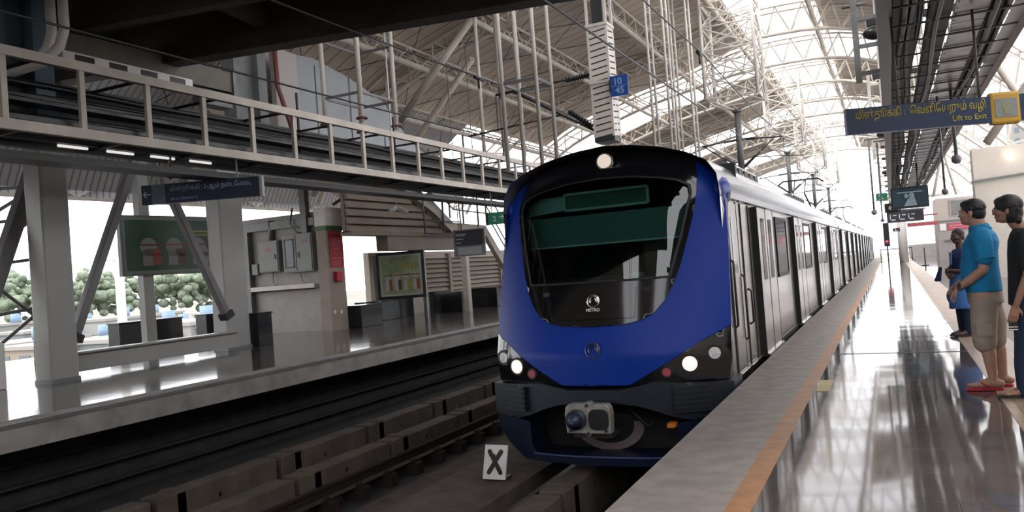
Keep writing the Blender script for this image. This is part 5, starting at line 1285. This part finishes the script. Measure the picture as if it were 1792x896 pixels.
# ---- woman further along in navy with a pale blue tunic
def woman():
    t = thing('person', 'person in navy top and sky-blue tunic with folded arms, farthest along the platform', 'person', (2.44, 12.95, .004), rz=radians(205))
    s_ = .90; b = MB(); hc = V(.01, 0, 1.415); P, Rz = head(b, hc, .97, yaw=radians(22))
    limb(b, [(-.02,0,1.22), (-.005,0,1.31), (.0,0,1.37)], [.058,.050,.050])
    rings(b, [(.75,0,0,.10,.135),(.92,0,0,.09,.115),(1.08,0,0,.095,.13),(1.20,-.01,0,.075,.13),(1.25,-.01,0,.045,.06)])
    limb(b, [(-.02,.155,1.18), (-.03,.195,1.06), (.0,.20,.95), (.12,.13,.93), (.17,.02,.94)], [.044,.038,.033,.028,.022]); hand(b, (.172,.015,.94), (.1,-1,.05), (1,.1,.2), .88, .6, side=1)
    limb(b, [(-.02,-.155,1.18), (-.03,-.195,1.06), (.0,-.20,.95), (.13,-.13,.90), (.185,-.02,.88)], [.044,.038,.033,.028,.022]); hand(b, (.187,-.015,.88), (.05,1,-.1), (1,-.1,.2), .88, .6, side=-1)
    for q in (1, -1): limb(b, [(0,q*.075,.75), (.0,q*.075,.45), (.0,q*.07,.10)], [.07,.05,.032]); foot(b, (0,q*.07,.10), (1,q*.1), .9, toes=False)
    body = fuse(b, 'body', skin_d, t, .007, 3); face_parts(P, Rz, body, .97)
    h = MB(); h.ellip(P(-.018,0,.040), .094, .080, .082, 18, 12, rot=Rz); h.ellip(P(-.05,0,-.01), .055, .066, .07, 16, 10, rot=Rz); h.ellip(P(-.10,0,-.01), .035, .04, .035, 12, 8); o = fuse(h, 'hair', hair_m, t, .007, 2)
    navy_c = mat('cloth_navy', (.012,.022,.105), .85, noise=.2, nscale=8, bump=.3)
    c = MB(); rings(c, [(.88,0,0,.125,.15),(1.0,0,0,.118,.145),(1.12,0,0,.122,.155),(1.19,-.01,0,.10,.15),(1.24,-.01,0,.065,.085)])
    for q in (1, -1): limb(c, [(-.02,q*.135,1.18), (-.03,q*.19,1.07), (.0,q*.20,.96), (.05,q*.175,.945)], [.062,.060,.058,.052], 14)
    top = fuse(c, 'navy_top', navy_c, t, .009, 4)
    c = MB(); c.loft([[(.115,-.03,1.20),(.125,.035,1.20),(.135,.03,1.02),(.13,-.02,1.02)],[(.135,-.03,1.20),(.140,.035,1.20),(.146,.03,1.02),(.142,-.02,1.02)]], smooth=False); c.build('pale_inset', mat('cloth_pale_blue', (.14,.24,.42), .85), top)
    c = MB(); c.loft([[(.17,-.20,1.0),(.22,-.17,.99),(.26,-.26,.80),(.14,-.30,.79)],[(.15,-.21,.99),(.20,-.20,.97),(.22,-.29,.78),(.12,-.32,.78)]], smooth=False)
    c.build('hanging_shawl', navy_c, t, bevel=.006)
    c = MB(); rings(c, [(.40,.01,0,.17,.20),(.46,.01,0,.172,.20),(.60,.01,0,.165,.19),(.75,.005,0,.150,.175),(.89,0,0,.128,.152)])
    for k in range(14):
        a = k*2*pi/14; limb(c, [(.01+.155*cos(a), .185*sin(a), .405), (.01+.14*cos(a), .165*sin(a), .72)], [.020,.010], 8)
    c.ellip((.02,-.17,.56), .12, .09, .14, 16, 10)
    fuse(c, 'sky_blue_tunic', mat('cloth_sky_blue', (.06,.19,.50), .85, noise=.1, nscale=8, bump=.3), t, .010, 4)
    c = MB()
    for q in (1, -1): limb(c, [(0,q*.075,.60), (.0,q*.075,.35), (.0,q*.07,.07)], [.085,.075,.058], 14)
    fuse(c, 'navy_trousers', mat('trousers_navy', (.010,.022,.055), .85), t, .009, 3)
    for q in (1, -1):
        f = MB(); f.prism([(p, q*.07+r) for p, r in ((-.08,0),(-.06,.033),(.05,.038),(.13,.040),(.19,.02),(.20,0),(.18,-.03),(.12,-.042),(.05,-.036),(-.06,-.033))], 2, 0, .025); sh = f.build('shoe', black_m, t, bevel=.005)
        f = MB(); f.ellip((.10,q*.07,.03), .085, .042, .030); f.build('shoe_upper', black_m, sh)
    return t
woman()
